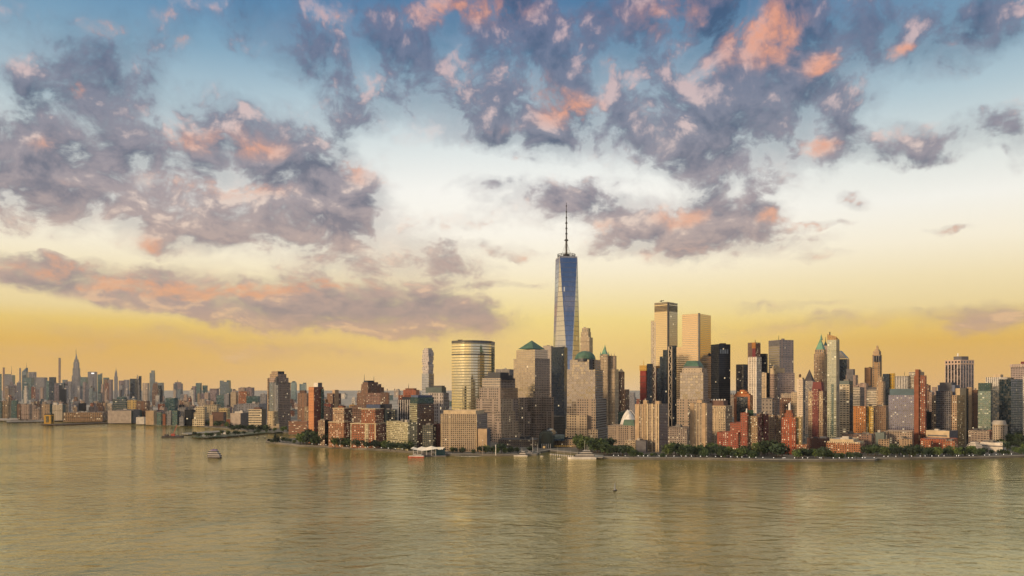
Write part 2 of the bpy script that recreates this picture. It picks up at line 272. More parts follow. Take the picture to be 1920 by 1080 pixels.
# ------------------------------------------------------------------ water and land
def water_mat():
    m_, n = mat('river_water'); o = n.new('ShaderNodeOutputMaterial')
    t = n.new('ShaderNodeTexCoord'); co = t.outputs['Object']
    mp = n.new('ShaderNodeMapping'); n.l.new(co, mp.inputs[0]); mp.inputs[2].default_value = (0, 0, math.radians(12)); mp.inputs[3].default_value = (.8, 1.15, 1); w = mp.outputs[0]
    a = n.noise(w, .13, 3, .62, .6); b = n.noise(w, .42, 3, .6, .3); c = n.noise(w, .035, 2, .5)
    gust = n.mr(n.noise(co, .0042, 3, .55, .5), .35, .68, .45, 1.15)
    chop = n.noise(w, .9, 2, .5, .2)
    hgt = n.m('MULTIPLY', gust, n.m('ADD', n.m('ADD', n.m('ADD', n.m('MULTIPLY', n.noise(w, .07, 2, .5, .5), 3.6), n.m('MULTIPLY', a, 1.7)), n.m('MULTIPLY', b, .62)), n.m('ADD', n.m('MULTIPLY', c, 1.6), n.m('MULTIPLY', chop, .2))))
    bp = n.new('ShaderNodeBump'); bp.inputs['Strength'].default_value = 1.0; bp.inputs['Distance'].default_value = .42
    n.l.new(hgt, bp.inputs['Height'])
    df = n.new('ShaderNodeBsdfDiffuse'); n.l.new(n.mix(n.noise(co, .006, 3, .5), (.20, .176, .058, 1), (.26, .228, .076, 1)), df.inputs[0]); n.l.new(bp.outputs[0], df.inputs['Normal'])
    gl = n.new('ShaderNodeBsdfGlossy'); gl.inputs[0].default_value = (1, .94, .70, 1); gl.inputs['Roughness'].default_value = .06; n.l.new(bp.outputs[0], gl.inputs['Normal'])
    fr = n.new('ShaderNodeFresnel'); fr.inputs['IOR'].default_value = 2.5; n.l.new(bp.outputs[0], fr.inputs['Normal'])
    mx = n.new('ShaderNodeMixShader'); n.l.new(fr.outputs[0], mx.inputs[0]); n.l.new(df.outputs[0], mx.inputs[1]); n.l.new(gl.outputs[0], mx.inputs[2])
    n.l.new(mx.outputs[0], o.inputs[0]); return m_
def sheet(name, pts, z, m_, thick=None, sidem=None):
    bm = bmesh.new(); vs = [bm.verts.new((p[0], p[1], z)) for p in pts]; f = bm.faces.new(vs)
    if f.normal.z < 0: f.normal_flip()
    f.normal_update()
    if f.normal.z < 0: bmesh.ops.reverse_faces(bm, faces=[f])
    if thick:
        r = bmesh.ops.extrude_face_region(bm, geom=[f])
        top = [v for v in r['geom'] if isinstance(v, bmesh.types.BMVert)]
        # original stays as the bottom
        for v in vs: v.co.z -= thick
    bmesh.ops.recalc_face_normals(bm, faces=bm.faces)
    bmesh.ops.triangulate(bm, faces=[q for q in bm.faces if len(q.verts) > 4])
    me = bpy.data.meshes.new(name); bm.to_mesh(me); bm.free(); me.materials.append(m_)
    o = bpy.data.objects.new(name, me); COL.objects.link(o); return o
wa = sheet('water', [(-40000, -6000), (40000, -6000), (40000, 60000), (-40000, 60000)], 0, water_mat()); tag(wa, kind='structure')
SH = [(1990,856),(1930,857),(1860,860),(1790,862),(1700,862.5),(1646,863),(1640,865.5),(1560,866),(1460,866),(1380,864),(1300,862.5),(1180,862),(1125,860),(1078,852),(1030,847),(1012,850),(1006,855),
      (940,855.5),(860,855),(830,854.5),(760,849),(700,845),(640,841),(560,837.5),(520,833),(499,830),(503,825.5),(545,824.5),(575,821),(582,816.5),(560,814),(525,812),(500,811),(470,811),(452,808),(420,804),(370,800),(320,796),(270,792.5),(200,788.5),(140,787),(60,785),(-20,784),(-80,783)]
shore = [(X(px) * gY(py), gY(py)) for px, py in SH]
def land_mat():
    m_, n = mat('land'); o = n.new('ShaderNodeOutputMaterial'); p = n.new('ShaderNodeBsdfPrincipled'); t = n.new('ShaderNodeTexCoord'); co = t.outputs['Object']
    s = n.new('ShaderNodeSeparateXYZ'); n.l.new(co, s.inputs[0])
    a = n.noise(co, .02, 5, .65); b = n.noise(co, .004, 5, .7)
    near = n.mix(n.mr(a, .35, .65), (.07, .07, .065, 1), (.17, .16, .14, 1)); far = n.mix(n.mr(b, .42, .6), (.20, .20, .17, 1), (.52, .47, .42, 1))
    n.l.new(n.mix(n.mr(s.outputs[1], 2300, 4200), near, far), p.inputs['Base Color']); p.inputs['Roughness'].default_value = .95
    n.l.new(p.outputs[0], o.inputs[0]); return m_
land_m = land_mat()
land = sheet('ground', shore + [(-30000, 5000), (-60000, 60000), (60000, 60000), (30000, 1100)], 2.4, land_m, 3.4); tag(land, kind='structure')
# paved esplanade with its pale river wall along the near shore
i0 = 0; esp = shore[:27]
pave = plain('paving', (.30, .28, .25), .9, var=.2, scale=.2)
back_ = [(x * (1 + 9 / y), y + 9) for x, y in esp]
es = sheet('esplanade', esp + back_[::-1], 2.72, pave, .3); tag(es, kind='structure')
# ------------------------------------------------------------------ builders
roof_grey = plain('roof_gravel', (.20, .19, .18), .95, var=.3, scale=.1)
roof_dark = plain('roof_dark', (.06, .06, .065), .9, var=.3, scale=.1)
roof_pale = plain('roof_pale', (.45, .42, .38), .9, var=.2, scale=.1)
steel = plain('dark_steel', (.045, .045, .05), .5, .6)
white_m = plain('white_paint', (.75, .74, .72), .5)
copper = plain('green_copper', (.06, .135, .10), .6, var=.25, scale=.12)
copper_l = plain('pale_copper', (.15, .33, .235), .6, var=.2, scale=.12)
tank_m = plain('tank_wood', (.10, .06, .04), .9)
LAND = 2.4
FOOT = []                                    # (centre px, depth, label) of every finished building, for the tree and infill labels
def corner(x0, xc, x1, D, a=None):
    """near corner at photo column xc and depth D, faces running to columns x0 and x1 -> 4 footprint points, angle"""
    xc = min(max(xc, x0 + .3), x1)
    dl, dr = xc - x0, x1 - xc
    if a is None:
        al = math.atan2(dr, dl); al = min(max(al, math.radians(2)), math.radians(62))
        a = math.atan(X(xc)) + al
    C = Vector((X(xc) * D, D))
    L_ = Vector((-math.cos(a), math.sin(a))); R_ = Vector((math.sin(a), math.cos(a)))
    def run(d, x):
        q = d.x - x * d.y
        return (x * C.y - C.x) / q if abs(q) > .02 else None
    wl = run(L_, X(x0)); wr = run(R_, X(x1))
    wl = 20 if wl is None or wl <= 0 else wl
    if wr is None or wr <= 1 or dr < 1.2: wr = min(max(.8 * wl, 14), 60)
    wr = min(wr, 120); wl = min(wl, 400)
    A = C + L_ * wl; Bp = C + R_ * wr; Dp = A + R_ * wr
    return [A, C, Bp, Dp], a
def zt(py, D): return H + (HY - py) / F * D
def tank(root, px, py, D, r=2.2, h=4.5):
    p = at(px, py, D); m_ = MB()
    m_.tube(p, p + Vector((0, 0, h)), r, r * .95, 10); m_.tube(p + Vector((0, 0, h)), p + Vector((0, 0, h + 2)), r * 1.1, .1, 10)
    for k in range(4):
        q = p + Vector((r * .6 * (-1) ** k, r * .6 * (-1) ** (k // 2), 0)); m_.tube(q - Vector((0, 0, 3.5)), q, .25, n=4)
    return m_.build('water_tank', tank_m, root)
def mast(root, px, y0, y1, D, r=.8, name='antenna', m_=None):
    b = MB(); b.tube(at(px, y0, D), at(px, y1, D), r, r * .35, 6); return b.build(name, m_ or steel, root)
def rooftop(root, foot, z, a, seed, n=3, m_=None):
    rr = random.Random(seed); cx = sum(p[0] for p in foot) / 4; cy = sum(p[1] for p in foot) / 4
    e1 = foot[0] - foot[1]; e2 = foot[2] - foot[1]
    for k in range(n):
        u, v = rr.uniform(.2, .8), rr.uniform(.2, .75)
        p = foot[1] + e1 * u + e2 * v; b = MB()
        b.box((p.x, p.y, z), min(e1.length * .28, rr.uniform(3, 9)), min(e2.length * .3, rr.uniform(3, 7)), rr.uniform(1.6, 4.2), -a)
        b.build('roof_unit', m_ or [roof_grey, roof_pale, roof_dark][rr.randrange(3)], root)
def bld(name, label, D, tiers, cat='building', group=None, roof=None, units=2, fl=3., bay=3.2, a=None):
    """tiers: (x0, xc, x1, ytop, material(s), options), widest first; px columns and rows of the photograph"""
    x0, xc, x1 = tiers[0][:3]
    foot, a0 = corner(x0, xc, x1, D, a)
    cx = sum(p.x for p in foot) / 4; cy = sum(p.y for p in foot) / 4
    root = empty(name, (cx, cy, LAND), label, cat, group)
    for i, t in enumerate(tiers):
        x0, xc, x1, yt, ms = t[:5]; op = t[5] if len(t) > 5 else {}
        d = D + op.get('dD', 2.5 * i)
        ft, aa = corner(x0, xc, x1, d, op.get('a', a0))
        z1 = zt(yt, d); ms = ms if isinstance(ms, (list, tuple)) else [ms]
        zb = zt(op['yb'], d) if 'yb' in op else LAND - .5
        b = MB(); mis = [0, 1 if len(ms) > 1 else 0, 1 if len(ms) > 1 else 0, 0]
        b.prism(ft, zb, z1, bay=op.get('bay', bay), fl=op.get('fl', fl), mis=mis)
        w = b.build(op.get('name', 'wall' if i == 0 else 'upper_wall'), ms, root)
        r = MB(); c_ = sum(ft, Vector((0, 0))) / 4; dep = op.get('par', .9)
        r.face([(c_.x + (p.x - c_.x) * .996, c_.y + (p.y - c_.y) * .996, z1 - dep) for p in ft])
        ro = r.build('roof', op.get('roof', roof or roof_grey), root)
        if op.get('cornice'):
            k = MB(); k.prism([c_ + (p - c_) * 1.0 + (p - c_).normalized() * .9 for p in ft], z1 - .2, z1 + 1.0, cap=True); k.build('cornice', op['cornice'], root)
    if units: rooftop(ro, ft, z1 - dep, a0, hash(label) % 1 + len(label) + int(x0), units)
    FOOT.append(((tiers[0][0] + tiers[0][2]) / 2, D, label))
    return root
def pyramid(root, name, x0, xc, x1, yb, ya, D, m_, a=None, apex=0.02, xa=None):
    ft, aa = corner(x0, xc, x1, D, a); z0, z1 = zt(yb, D), zt(ya, D)
    b = MB(); b.prism(ft, z0, z1, scale=apex, cap=True); b.build(name, m_, root)
def cyl(root, name, px0, px1, yb, yt_, D, m_, n=24, yspan=None, bay=3., fl=3., name_roof='roof', depth=1.0):
    cx = (px0 + px1) / 2; r = (px1 - px0) / 2 / F * D; c = at(cx, 0, D + r * depth); z0, z1 = zt(yb, D) if yb else LAND - .5, zt(yt_, D)
    pts = [Vector((c.x + r * math.cos(t), c.y + r * depth * math.sin(t))) for t in (2 * math.pi * k / n for k in range(n))]
    b = MB(); u = 0
    for k in range(n):
        p, q = pts[k], pts[(k + 1) % n]; l = (q - p).length / bay; v = (z1 - z0) / fl
        b.face([(p.x, p.y, z0), (q.x, q.y, z0), (q.x, q.y, z1), (p.x, p.y, z1)], [(u, -v), (u + l, -v), (u + l, 0), (u, 0)]); u += l
    b.build(name, m_, root); r_ = MB(); r_.face([(p.x, p.y, z1 - .5) for p in pts]); r_.build(name_roof, roof_grey, root)
def dome(root, name, px0, px1, yb, yt_, D, m_, n=28, rings=8):
    cx = (px0 + px1) / 2; r = (px1 - px0) / 2 / F * D; c = at(cx, 0, D + r); z0, h = zt(yb, D), (yb - yt_) / F * D
    b = MB()
    for j in range(rings):
        t0, t1 = math.pi / 2 * j / rings, math.pi / 2 * (j + 1) / rings
        for k in range(n):
            u0, u1 = 2 * math.pi * k / n, 2 * math.pi * (k + 1) / n
            P_ = lambda t, u: (c.x + r * math.cos(t) * math.cos(u), c.y + r * math.cos(t) * math.sin(u), z0 + h * math.sin(t))
            b.face([P_(t0, u0), P_(t0, u1), P_(t1, u1), P_(t1, u0)])
    b.build(name, m_, root)
# ------------------------------------------------------------------ facade palette
def A(r, g, b): return (r, g, b)
stone = (.34, .27, .21); stone2 = (.30, .25, .22); cream = (.46, .37, .26); tan = (.36, .26, .17); pink = (.36, .27, .23); grey = (.26, .25, .25)
brick = (.23, .075, .04); brick2 = (.30, .11, .05); brown = (.17, .095, .065); maroon = (.16, .04, .035); white = (.60, .56, .50); orange = (.38, .16, .05)
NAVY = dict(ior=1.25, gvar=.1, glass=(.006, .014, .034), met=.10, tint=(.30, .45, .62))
TEAL = dict(gvar=.25, ior=1.3, glass=(.008, .03, .036), met=.14, tint=(.4, .62, .66))
GOLD = dict(glass=(.03, .03, .03), met=.62, tint=(.86, .84, .8))
f_stone = fac(stone, w=.56, h=.56, lit=.01); f_stone2 = fac(stone2, w=.6, h=.6, lit=.005)
f_cream = fac(cream, w=.5, h=.55, lit=.03); f_tan = fac(tan, w=.5, h=.55, lit=.06); f_pink = fac(pink, w=.5, h=.55, lit=.02)
f_grey = fac(grey, w=.6, h=.55, lit=.05); f_brick = fac(brick, w=.5, h=.5, lit=.22); f_brick2 = fac(brick2, w=.48, h=.5, lit=.25)
f_brown = fac(brown, w=.5, h=.52, lit=.12); f_maroon = fac(maroon, w=.45, h=.5, lit=.14); f_white = fac(white, w=.5, h=.6, lit=.05)
f_orange = fac(orange, w=.45, h=.5, lit=.2)
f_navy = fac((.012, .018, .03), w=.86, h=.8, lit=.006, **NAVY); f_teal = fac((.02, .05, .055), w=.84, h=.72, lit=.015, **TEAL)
f_black = fac((.008, .010, .016), w=.8, h=.7, lit=.004, glass=(.004, .008, .018), met=.04, tint=(.3, .45, .7), gvar=.06, ior=1.2, jit=.01)
f_gold = fac((.10, .09, .08), w=.9, h=.86, lit=.01, jit=.02, **GOLD)
f_gband = fac((.27, .255, .17), w=1.1, h=.66, lit=.0, jit=.012, glass=(.03, .03, .03), met=.8, tint=(.88, .84, .62))
f_gstone = fac((.33, .27, .22), w=.82, h=.8, lit=.002, jit=.03, glass=(.03, .03, .03), met=.5, tint=(.86, .8, .72))
f_wband = fac((.58, .52, .42), w=1.1, h=.42, lit=.05); f_gryband = fac((.26, .25, .24), w=1.1, h=.45, lit=.004)
f_strip = fac((.36, .33, .33), w=.55, h=1.1, lit=.02, glass=(.012, .016, .03)); f_wstrip = fac((.60, .58, .55), w=.5, h=1.1, lit=.02)
b_pale = plain('blank_pale', (.36, .31, .27), .9); b_grey = plain('blank_grey', (.13, .13, .145), .9); b_tan = plain('blank_tan', (.42, .31, .2), .9)
b_brown = plain('blank_brown', (.14, .085, .07), .9); b_cream = plain('blank_cream', (.52, .42, .28), .9); b_white = plain('blank_white', (.66, .62, .56), .8)
b_teal = plain('teal_metal', (.018, .055, .065), .4); b_blue = plain('blue_metal', (.07, .10, .19), .5); b_brick = plain('blank_brick', (.22, .085, .05), .9); b_maroon = plain('maroon_roof', (.15, .03, .03), .7)
b_red = plain('red_netting', (.27, .05, .04), .9); b_yel = plain('yellow_formwork', (.50, .30, .04), .8); b_navy = plain('navy_metal', (.012, .02, .04), .4)
# ------------------------------------------------------------------ the tall central group
# the tapering glass tower: square base, square top turned by 45 degrees, eight triangles
def tapering_tower():
    D = 1957; c = at(1062, 0, D + 30); k = D / F
    root = empty('glass_skyscraper', (c.x, c.y, LAND), 'tallest tower, tapering blue glass with triangular facets and a needle mast', 'skyscraper')
    gl = fac((.10, .12, .16), w=.97, h=.93, lit=.012, met=.72, tint=(.64, .68, .74), jit=.006, rough=.05, glass=(.015, .025, .05), les=1.6)
    zb, ztp = 55., zt(482, D); Rb, Rt = 28 * k, 24 * k; d0 = math.radians(10)
    base = [(c.x + Rb * math.sin(d0 + q * math.pi / 2), c.y - Rb * math.cos(d0 + q * math.pi / 2)) for q in range(4)]
    top = [(c.x + Rt * math.sin(d0 + math.pi / 4 + q * math.pi / 2), c.y - Rt * math.cos(d0 + math.pi / 4 + q * math.pi / 2)) for q in range(4)]
    for q in range(4):
        b0, b1, t0, tm = base[q], base[(q + 1) % 4], top[q], top[q - 1]
        v = (ztp - zb) / 12; w = Rb * 1.41 / 3
        f1 = MB(); f1.face([(*b0, zb), (*b1, zb), (*t0, ztp)], [(0, -v), (w, -v), (w / 2, 0)]); f1.build('facet', gl, root)
        w = Rt * 1.41 / 3
        f2 = MB(); f2.face([(*b0, zb), (*t0, ztp), (*tm, ztp)], [(w / 2, -v), (w, 0), (0, 0)]); f2.build('facet', gl, root)
        e = MB(); e.tube((*b0, zb), (*t0, ztp), .5, n=5); e.tube((*b0, zb), (*tm, ztp), .5, n=5); e.build('edge_trim', steel_p, root)
    pb = MB(); pb.prism([Vector(p) for p in base], LAND, zb, bay=3, fl=4); pb.build('podium', gl, root)
    pr = MB(); pr.prism([Vector(p) for p in top], ztp, ztp + 3.5, cap=True); pr.build('parapet', steel_p, root)
    rg = MB()
    for zz, rr in ((ztp + 5, 21.5), (ztp + 8.2, 22), (ztp + 11.2, 22)):
        n = 28; ps = [(c.x + rr * math.cos(2 * math.pi * i / n), c.y + rr * math.sin(2 * math.pi * i / n), zz) for i in range(n)]
        for i in range(n): rg.tube(ps[i], ps[(i + 1) % n], .65, n=5, cap=False)
    for i in range(14):
        t = 2 * math.pi * i / 14; rg.tube((c.x + 21.8 * math.cos(t), c.y + 21.8 * math.sin(t), ztp + 3), (c.x + 21.8 * math.cos(t), c.y + 21.8 * math.sin(t), ztp + 11.5), .5, n=4)
    rg.build('ring_platform', steel, root)
    hb = MB(); hb.tube((c.x, c.y, ztp + 3), (c.x, c.y, ztp + 12), 9, 8, 12); hb.build('mast_base', steel, root)
    cc = Vector((c.x, c.y, 0)); Dc = c.y
    zz = lambda py: H + (HY - py) / F * Dc
    m_ = MB(); m_.tube(cc + Vector((0, 0, ztp + 9)), cc + Vector((0, 0, zz(450))), 2.6, 2.4, 8); m_.tube(cc + Vector((0, 0, zz(450))), cc + Vector((0, 0, zz(415))), 1.9, 1.4, 8); m_.tube(cc + Vector((0, 0, zz(415))), cc + Vector((0, 0, zz(380))), 1.3, .5, 8)
    for py, r in ((450, 5.5), (438, 3.4), (428, 3.), (418, 3.4), (408, 2.4), (397, 2.2), (386, 1.8)): m_.tube(cc + Vector((0, 0, zz(py) - 1.4)), cc + Vector((0, 0, zz(py) + 1.4)), r, r * .7, 10)
    m_.build('mast', steel, root)
    for q in range(4):
        t = q * math.pi / 2 + .5; g = MB(); g.tube((c.x + 14 * math.cos(t), c.y + 14 * math.sin(t), ztp + 10), cc + Vector((0, 0, zz(452))), .3, n=4); g.build('guy_wire', steel, root)
    FOOT.append((1062, D, root['label']))
steel_p = plain('pale_steel', (.45, .46, .48), .35, .7)
tapering_tower()
bld('reflection_block', 'dark blue glass block hugging the foot of the tallest tower', 1880, [(1034.5, 1058, 1064, 650.5, f_navy)], fl=4)  # added block, stands in for the dark reflection in the tower's glass
bld('office_tower', 'pale pinkish glass tower peeking between the green pyramid roof and tallest tower', 2100, [(1018, 1033, 1038, 648, fac((.42, .36, .33), w=.8, h=.55, met=.4, lit=0))], fl=4)
r = bld('residential_tower', 'pale stone tower with a crown of tall openings, right of the tallest tower', 2200, [(1088, 1105, 1111.5, 632, f_cream), (1089, 1103, 1108, 622, f_cream), (1091, 1103, 1107, 615, fac(cream, w=.55, h=.8, lit=0), {'fl': 12, 'bay': 7})], fl=3.4)
# curved banded glass tower
def curved_tower():
    D = 1500; root = empty('curved_glass_tower', tuple(at(885, 0, D + 30).xy) + (LAND,), 'wide golden glass tower with curved front and pale horizontal bands', 'skyscraper')
    P0, P1 = at(847, 0, D + 8), at(921, 0, D + 14); n = 18; pts = []
    for k in range(n + 1):
        t = k / n; p = P0.lerp(P1, t); pts.append(Vector((p.x, p.y - 22 * math.sin(math.pi * t) ** .9)))
    back2 = [Vector((P1.x + 6, P1.y + 34)), Vector((P0.x + 6, P0.y + 34))]
    z1 = zt(639.5, D); b = MB(); u = 0; lst = pts + back2
    for k in range(len(lst)):
        p, q = lst[k], lst[(k + 1) % len(lst)]; l = (q - p).length / 3; v = (z1 - LAND) / 5.2
        b.face([(p.x, p.y, LAND), (q.x, q.y, LAND), (q.x, q.y, z1), (p.x, p.y, z1)], [(u, -v), (u + l, -v), (u + l, 0), (u, 0)]); u += l
    b.build('wall', f_gband, root); r_ = MB(); r_.face([(p.x, p.y, z1 - 1) for p in lst]); r_.build('roof', roof_dark, root)
    for zz, nm in ((z1 - 26, 'mechanical_band'), (z1 - 4, 'parapet')):
        m_ = MB(); c = sum(lst, Vector((0, 0))) / len(lst); m_.prism([c + (p - c) * 1.008 for p in lst], zz, zz + (2.2 if nm[0] == 'm' else 5)); m_.build(nm, fac((.05, .05, .05), w=.6, h=.8, lit=0), root)
    s = MB(); ft, _ = corner(916, 921, 924.3, D + 16); s.prism(ft, LAND, zt(661, D + 16), bay=3, fl=4, cap=True); s.build('side_wing', f_teal, root)
    mu = MB(); mu.box((at(863, 0, D + 25).x, D + 25, z1 - 1), 9, 5, 5); mu.build('roof_unit', steel, root)
    FOOT.append((885, D, root['label']))
curved_tower()
bld('office_block', 'grey flat block glimpsed behind the dark stepped roof', 1700, [(929, 955, 963, 692, f_grey)])
# dark stepped roof tower
bld('stepped_office_tower', 'beige stone tower with dark stepped roof and lit side steps', 1330, [
    (893, 937.5, 972, 748, (f_stone2, f_stone2)), (899, 938, 971, 727, (f_stone2, f_gstone)), (904, 938, 966, 709, (fac((.42, .36, .30), w=.8, h=.5, lit=0, met=.3), f_stone2)),
    (904, 940, 965, 709, b_navy, {'yb': 712, 'dD': 4, 'name': 'roof_step'}), (908.5, 938, 961, 703.5, b_navy, {'dD': 7, 'yb': 712, 'name': 'roof_step'}), (915, 938, 954, 698, b_navy, {'dD': 10, 'yb': 712, 'name': 'roof_step'}),
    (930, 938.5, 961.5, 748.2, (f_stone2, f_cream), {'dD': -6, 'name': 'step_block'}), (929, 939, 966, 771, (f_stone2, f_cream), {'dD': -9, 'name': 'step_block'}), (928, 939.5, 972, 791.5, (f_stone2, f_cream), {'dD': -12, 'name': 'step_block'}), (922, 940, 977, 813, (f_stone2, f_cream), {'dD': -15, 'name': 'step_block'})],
    fl=4.2, bay=4.2, units=0, cat='skyscraper')
# pyramid roofed tower
r = bld('pyramid_roof_tower', 'stone and gold glass tower under a green copper pyramid roof', 1420, [
    (969, 1003, 1037, 745, (f_stone2, f_stone2)), (963, 1003, 1031, 671.5, (f_gstone, f_stone2)), (968, 1003, 1027, 655, (f_gstone, f_gstone)),
    (965, 984, 990, 745.5, f_stone2, {'dD': -5, 'name': 'step_block'}), (968, 990, 996, 772, f_stone2, {'dD': -9, 'name': 'step_block'}), (1010, 1034, 1038, 745, f_stone2, {'dD': -5, 'name': 'step_block'}), (1006, 1034, 1038, 772, f_stone2, {'dD': -8, 'name': 'step_block'}),
    (966, 1006, 1036, 795, f_stone2, {'dD': -12, 'name': 'step_block'})], fl=4.2, bay=4.2, units=0, cat='skyscraper')
ft, aa = corner(963, 1003, 1031, 1422); pyramid(r, 'pyramid_roof', 971.5, 1000, 1022.5, 653.5, 637, 1430, copper, aa)
# domed tower
r = bld('domed_office_tower', 'peach glass and stone tower under a green copper dome', 1350, [
    (1063, 1116, 1130.5, 692, (f_gstone, f_gryband)), (1068.5, 1115, 1126, 674, (f_gstone, f_stone2)),
    (1082, 1117, 1137, 748, (f_stone, f_gryband), {'dD': -6, 'name': 'step_block'}), (1062.5, 1100, 1110, 779, f_cream, {'dD': -10, 'name': 'step_block'}), (1060.5, 1120.5, 1139, 806, (f_cream, f_gryband), {'dD': -14, 'name': 'step_block'})], fl=4.2, bay=4.2, units=0, cat='skyscraper')
cyl(r, 'dome_drum', 1077, 1117, 678, 672, 1357, b_navy); dome(r, 'dome', 1077.5, 1117, 673, 657, 1357, copper)
lt = MB(); lt.box((at(1108, 0, 1348).x, 1349.3, zt(693, 1349)), 6, 4, 18); lt.build('recessed_bay', b_navy, r)
# truncated roof tower
r = bld('truncated_roof_tower', 'stone tower with gridded glass and a green sloped truncated roof', 1300, [
    (1269, 1318, 1331, 748, (f_stone, f_stone2)), (1275, 1318.5, 1327.5, 698.5, (f_gstone, f_stone2)), (1279, 1316, 1326, 690, (fac((.45, .38, .3), w=.3, h=.3, lit=0), f_stone2))], fl=4.4, bay=4.4, units=0, cat='skyscraper')
ft, aa = corner(1269, 1318, 1331, 1300)
pyramid(r, 'roof_band', 1281, 1310, 1319.5, 690, 686.5, 1308, b_navy, aa, .97); pyramid(r, 'copper_roof', 1281, 1310, 1320, 686.5, 676, 1308, copper, aa, .62)
bld('low_wing', 'low stone wing at the foot of the green truncated roof tower', 1240, [(1252, 1288, 1294, 801, fac(stone2, w=.5, h=.5, lit=.1))], units=2)
# braced tower
def braced_tower():
    D = 1800
    g1 = fac((.05, .05, .05), w=.95, h=.92, lit=.004, met=.78, tint=(.84, .74, .56), jit=.006, rough=.04, glass=(.02, .03, .04), les=2)
    g2 = fac((.12, .10, .08), w=.86, h=.88, lit=.004, met=.6, tint=(.85, .8, .75), jit=.01, les=2)
    r = bld('braced_glass_tower', 'golden mirror glass tower with white zigzag bracing', D, [(1227, 1253, 1270.5, 570, (g1, g2), {'dD': -6}), (1220.4, 1228, 1234, 601, g2, {'dD': 22, 'name': 'side_shaft'}), (1254, 1266.5, 1269, 648, f_navy, {'dD': -14, 'name': 'annex'}), (1231, 1250, 1256, 690, f_navy, {'dD': -12, 'name': 'reflection_tier'}), (1237, 1250.5, 1256, 668, f_navy, {'dD': -11, 'name': 'reflection_tier'}), (1243, 1251, 1256, 656, f_navy, {'dD': -10, 'name': 'reflection_tier'})], units=0, fl=4.2, cat='skyscraper')  # stepped dark tiers are added shapes imitating a reflection in the front glass
    ft, aa = corner(1227, 1253, 1270.5, D - 6)
    for (x0, xc, x1, y) in ((1227, 1251, 1252, 566), (1254.5, 1255.5, 1270.5, 567)):
        f_, _ = corner(x0, xc, x1, D - 4, aa); b = MB(); b.prism(f_, zt(570, D - 4), zt(y, D - 4), cap=True); b.build('crown', fac((.34, .28, .18), w=1.1, h=.5, lit=0), r)
    l = MB(); f_, _ = corner(1227, 1253, 1270.5, D - 7, aa); l.prism(f_, zt(583, D - 7), zt(572, D - 7), bay=3, fl=3); l.build('louvre_band', fac((.30, .24, .15), w=1.1, h=.55, lit=0, glass=(.03, .025, .02), met=0), r)
    nb = MB(); q = at(1253, 0, D - 9.5); nb.box((q.x, q.y, LAND), 3.4, 3, zt(567, D - 9) - LAND, -aa); nb.build('dark_notch', b_navy, r)
    for (xa, xb, yt_, dd) in ((1222.5, 1228.5, 605, -22), (1253.5, 1259.5, 650, -22)):
        d = D + dd; b = MB(); ys = [yt_ + i * 12.5 for i in range(int((800 - yt_) / 12.5))]
        b.tube(at(xa, 800, d), at(xa, yt_, d), 1.1, n=4); b.tube(at(xb, 800, d), at(xb, yt_, d), 1.1, n=4)
        for i in range(len(ys) - 1): b.tube(at((xa, xb)[i % 2], ys[i], d), at((xb, xa)[i % 2], ys[i + 1], d), .9, n=4); b.tube(at(xa, ys[i], d), at(xb, ys[i], d), .5, n=4)
        b.build('bracing', plain('brace_white', (.62, .55, .46), .5), r)
    m_ = MB(); m_.tube(at(1237, 565, D), at(1245, 563.5, D), .8, n=5); m_.tube(at(1240, 566, D), at(1240, 563, D), 1.2, n=5); m_.build('roof_crane', steel, r)
braced_tower()
g4 = fac((.40, .33, .25), w=1.1, h=.8, lit=.003, met=.66, tint=(.88, .72, .54), jit=.006, rough=.08, glass=(.05, .05, .05), les=2)
r = bld('slab_glass_tower', 'smooth pale gold glass tower with one dark vertical seam', 1700, [(1268.5, 1309, 1328, 649.5, g4), (1279, 1311, 1333, 588, g4, {'dD': 4})], units=0, fl=4.2, cat='skyscraper')
ft, aa = corner(1268.5, 1309, 1328, 1700); nb = MB(); q = at(1311, 0, 1700); nb.box((q.x, q.y + 1.5, LAND), 3.6, 3.6, zt(587, 1700) - LAND, -aa); nb.build('dark_seam', b_navy, r)
r = bld('round_top_glass_block', 'blue glass block with a rounded top beside the black slab', 1780, [(1314, 1331, 1336, 668, f_navy)], units=0)
q = MB()
for i in range(6): 
    t0, t1 = math.pi * i / 6, math.pi * (i + 1) / 6; P_ = lambda t, d: (at(1325 - 9 * math.cos(t), 668 - 7.5 * math.sin(t), 1742)[0], d, at(1325, 668 - 7.5 * math.sin(t), 1742)[2])
    q.face([P_(t0, 1742), P_(t1, 1742), P_(t1, 1765), P_(t0, 1765)])
    q.face([P_(t0, 1742), P_(t1, 1742), (at(1325, 0, 1742)[0], 1742, zt(668, 1742))])
q.build('rounded_roof', b_navy, r)
r = bld('black_office_slab', 'broad black slab tower with a lighter row of top windows', 1650, [(1333, 1348, 1369.5, 645, f_black)], units=0, fl=4, cat='skyscraper')
ft, aa = corner(1333, 1348, 1369.5, 1648.8); b = MB(); e = (ft[2] - ft[1]).normalized(); p0 = ft[1] + e * 2; p1 = ft[1] + e * ((ft[2] - ft[1]).length * .85)
for k in range(4):
    s0, s1 = p0.lerp(p1, k / 4 + .02), p0.lerp(p1, k / 4 + .2); b = MB(); b.face([(s0.x, s0.y, zt(663, 1650)), (s1.x, s1.y, zt(663, 1650)), (s1.x, s1.y, zt(655, 1650)), (s0.x, s0.y, zt(655, 1650))]); b.build('window', plain('pale_glass', (.12, .16, .22), .2), r)
b = MB(); b.box((at(1355, 0, 1675).x, 1675, zt(645.5, 1650)), 12, 8, 3.5); b.build('roof_unit', steel, r)
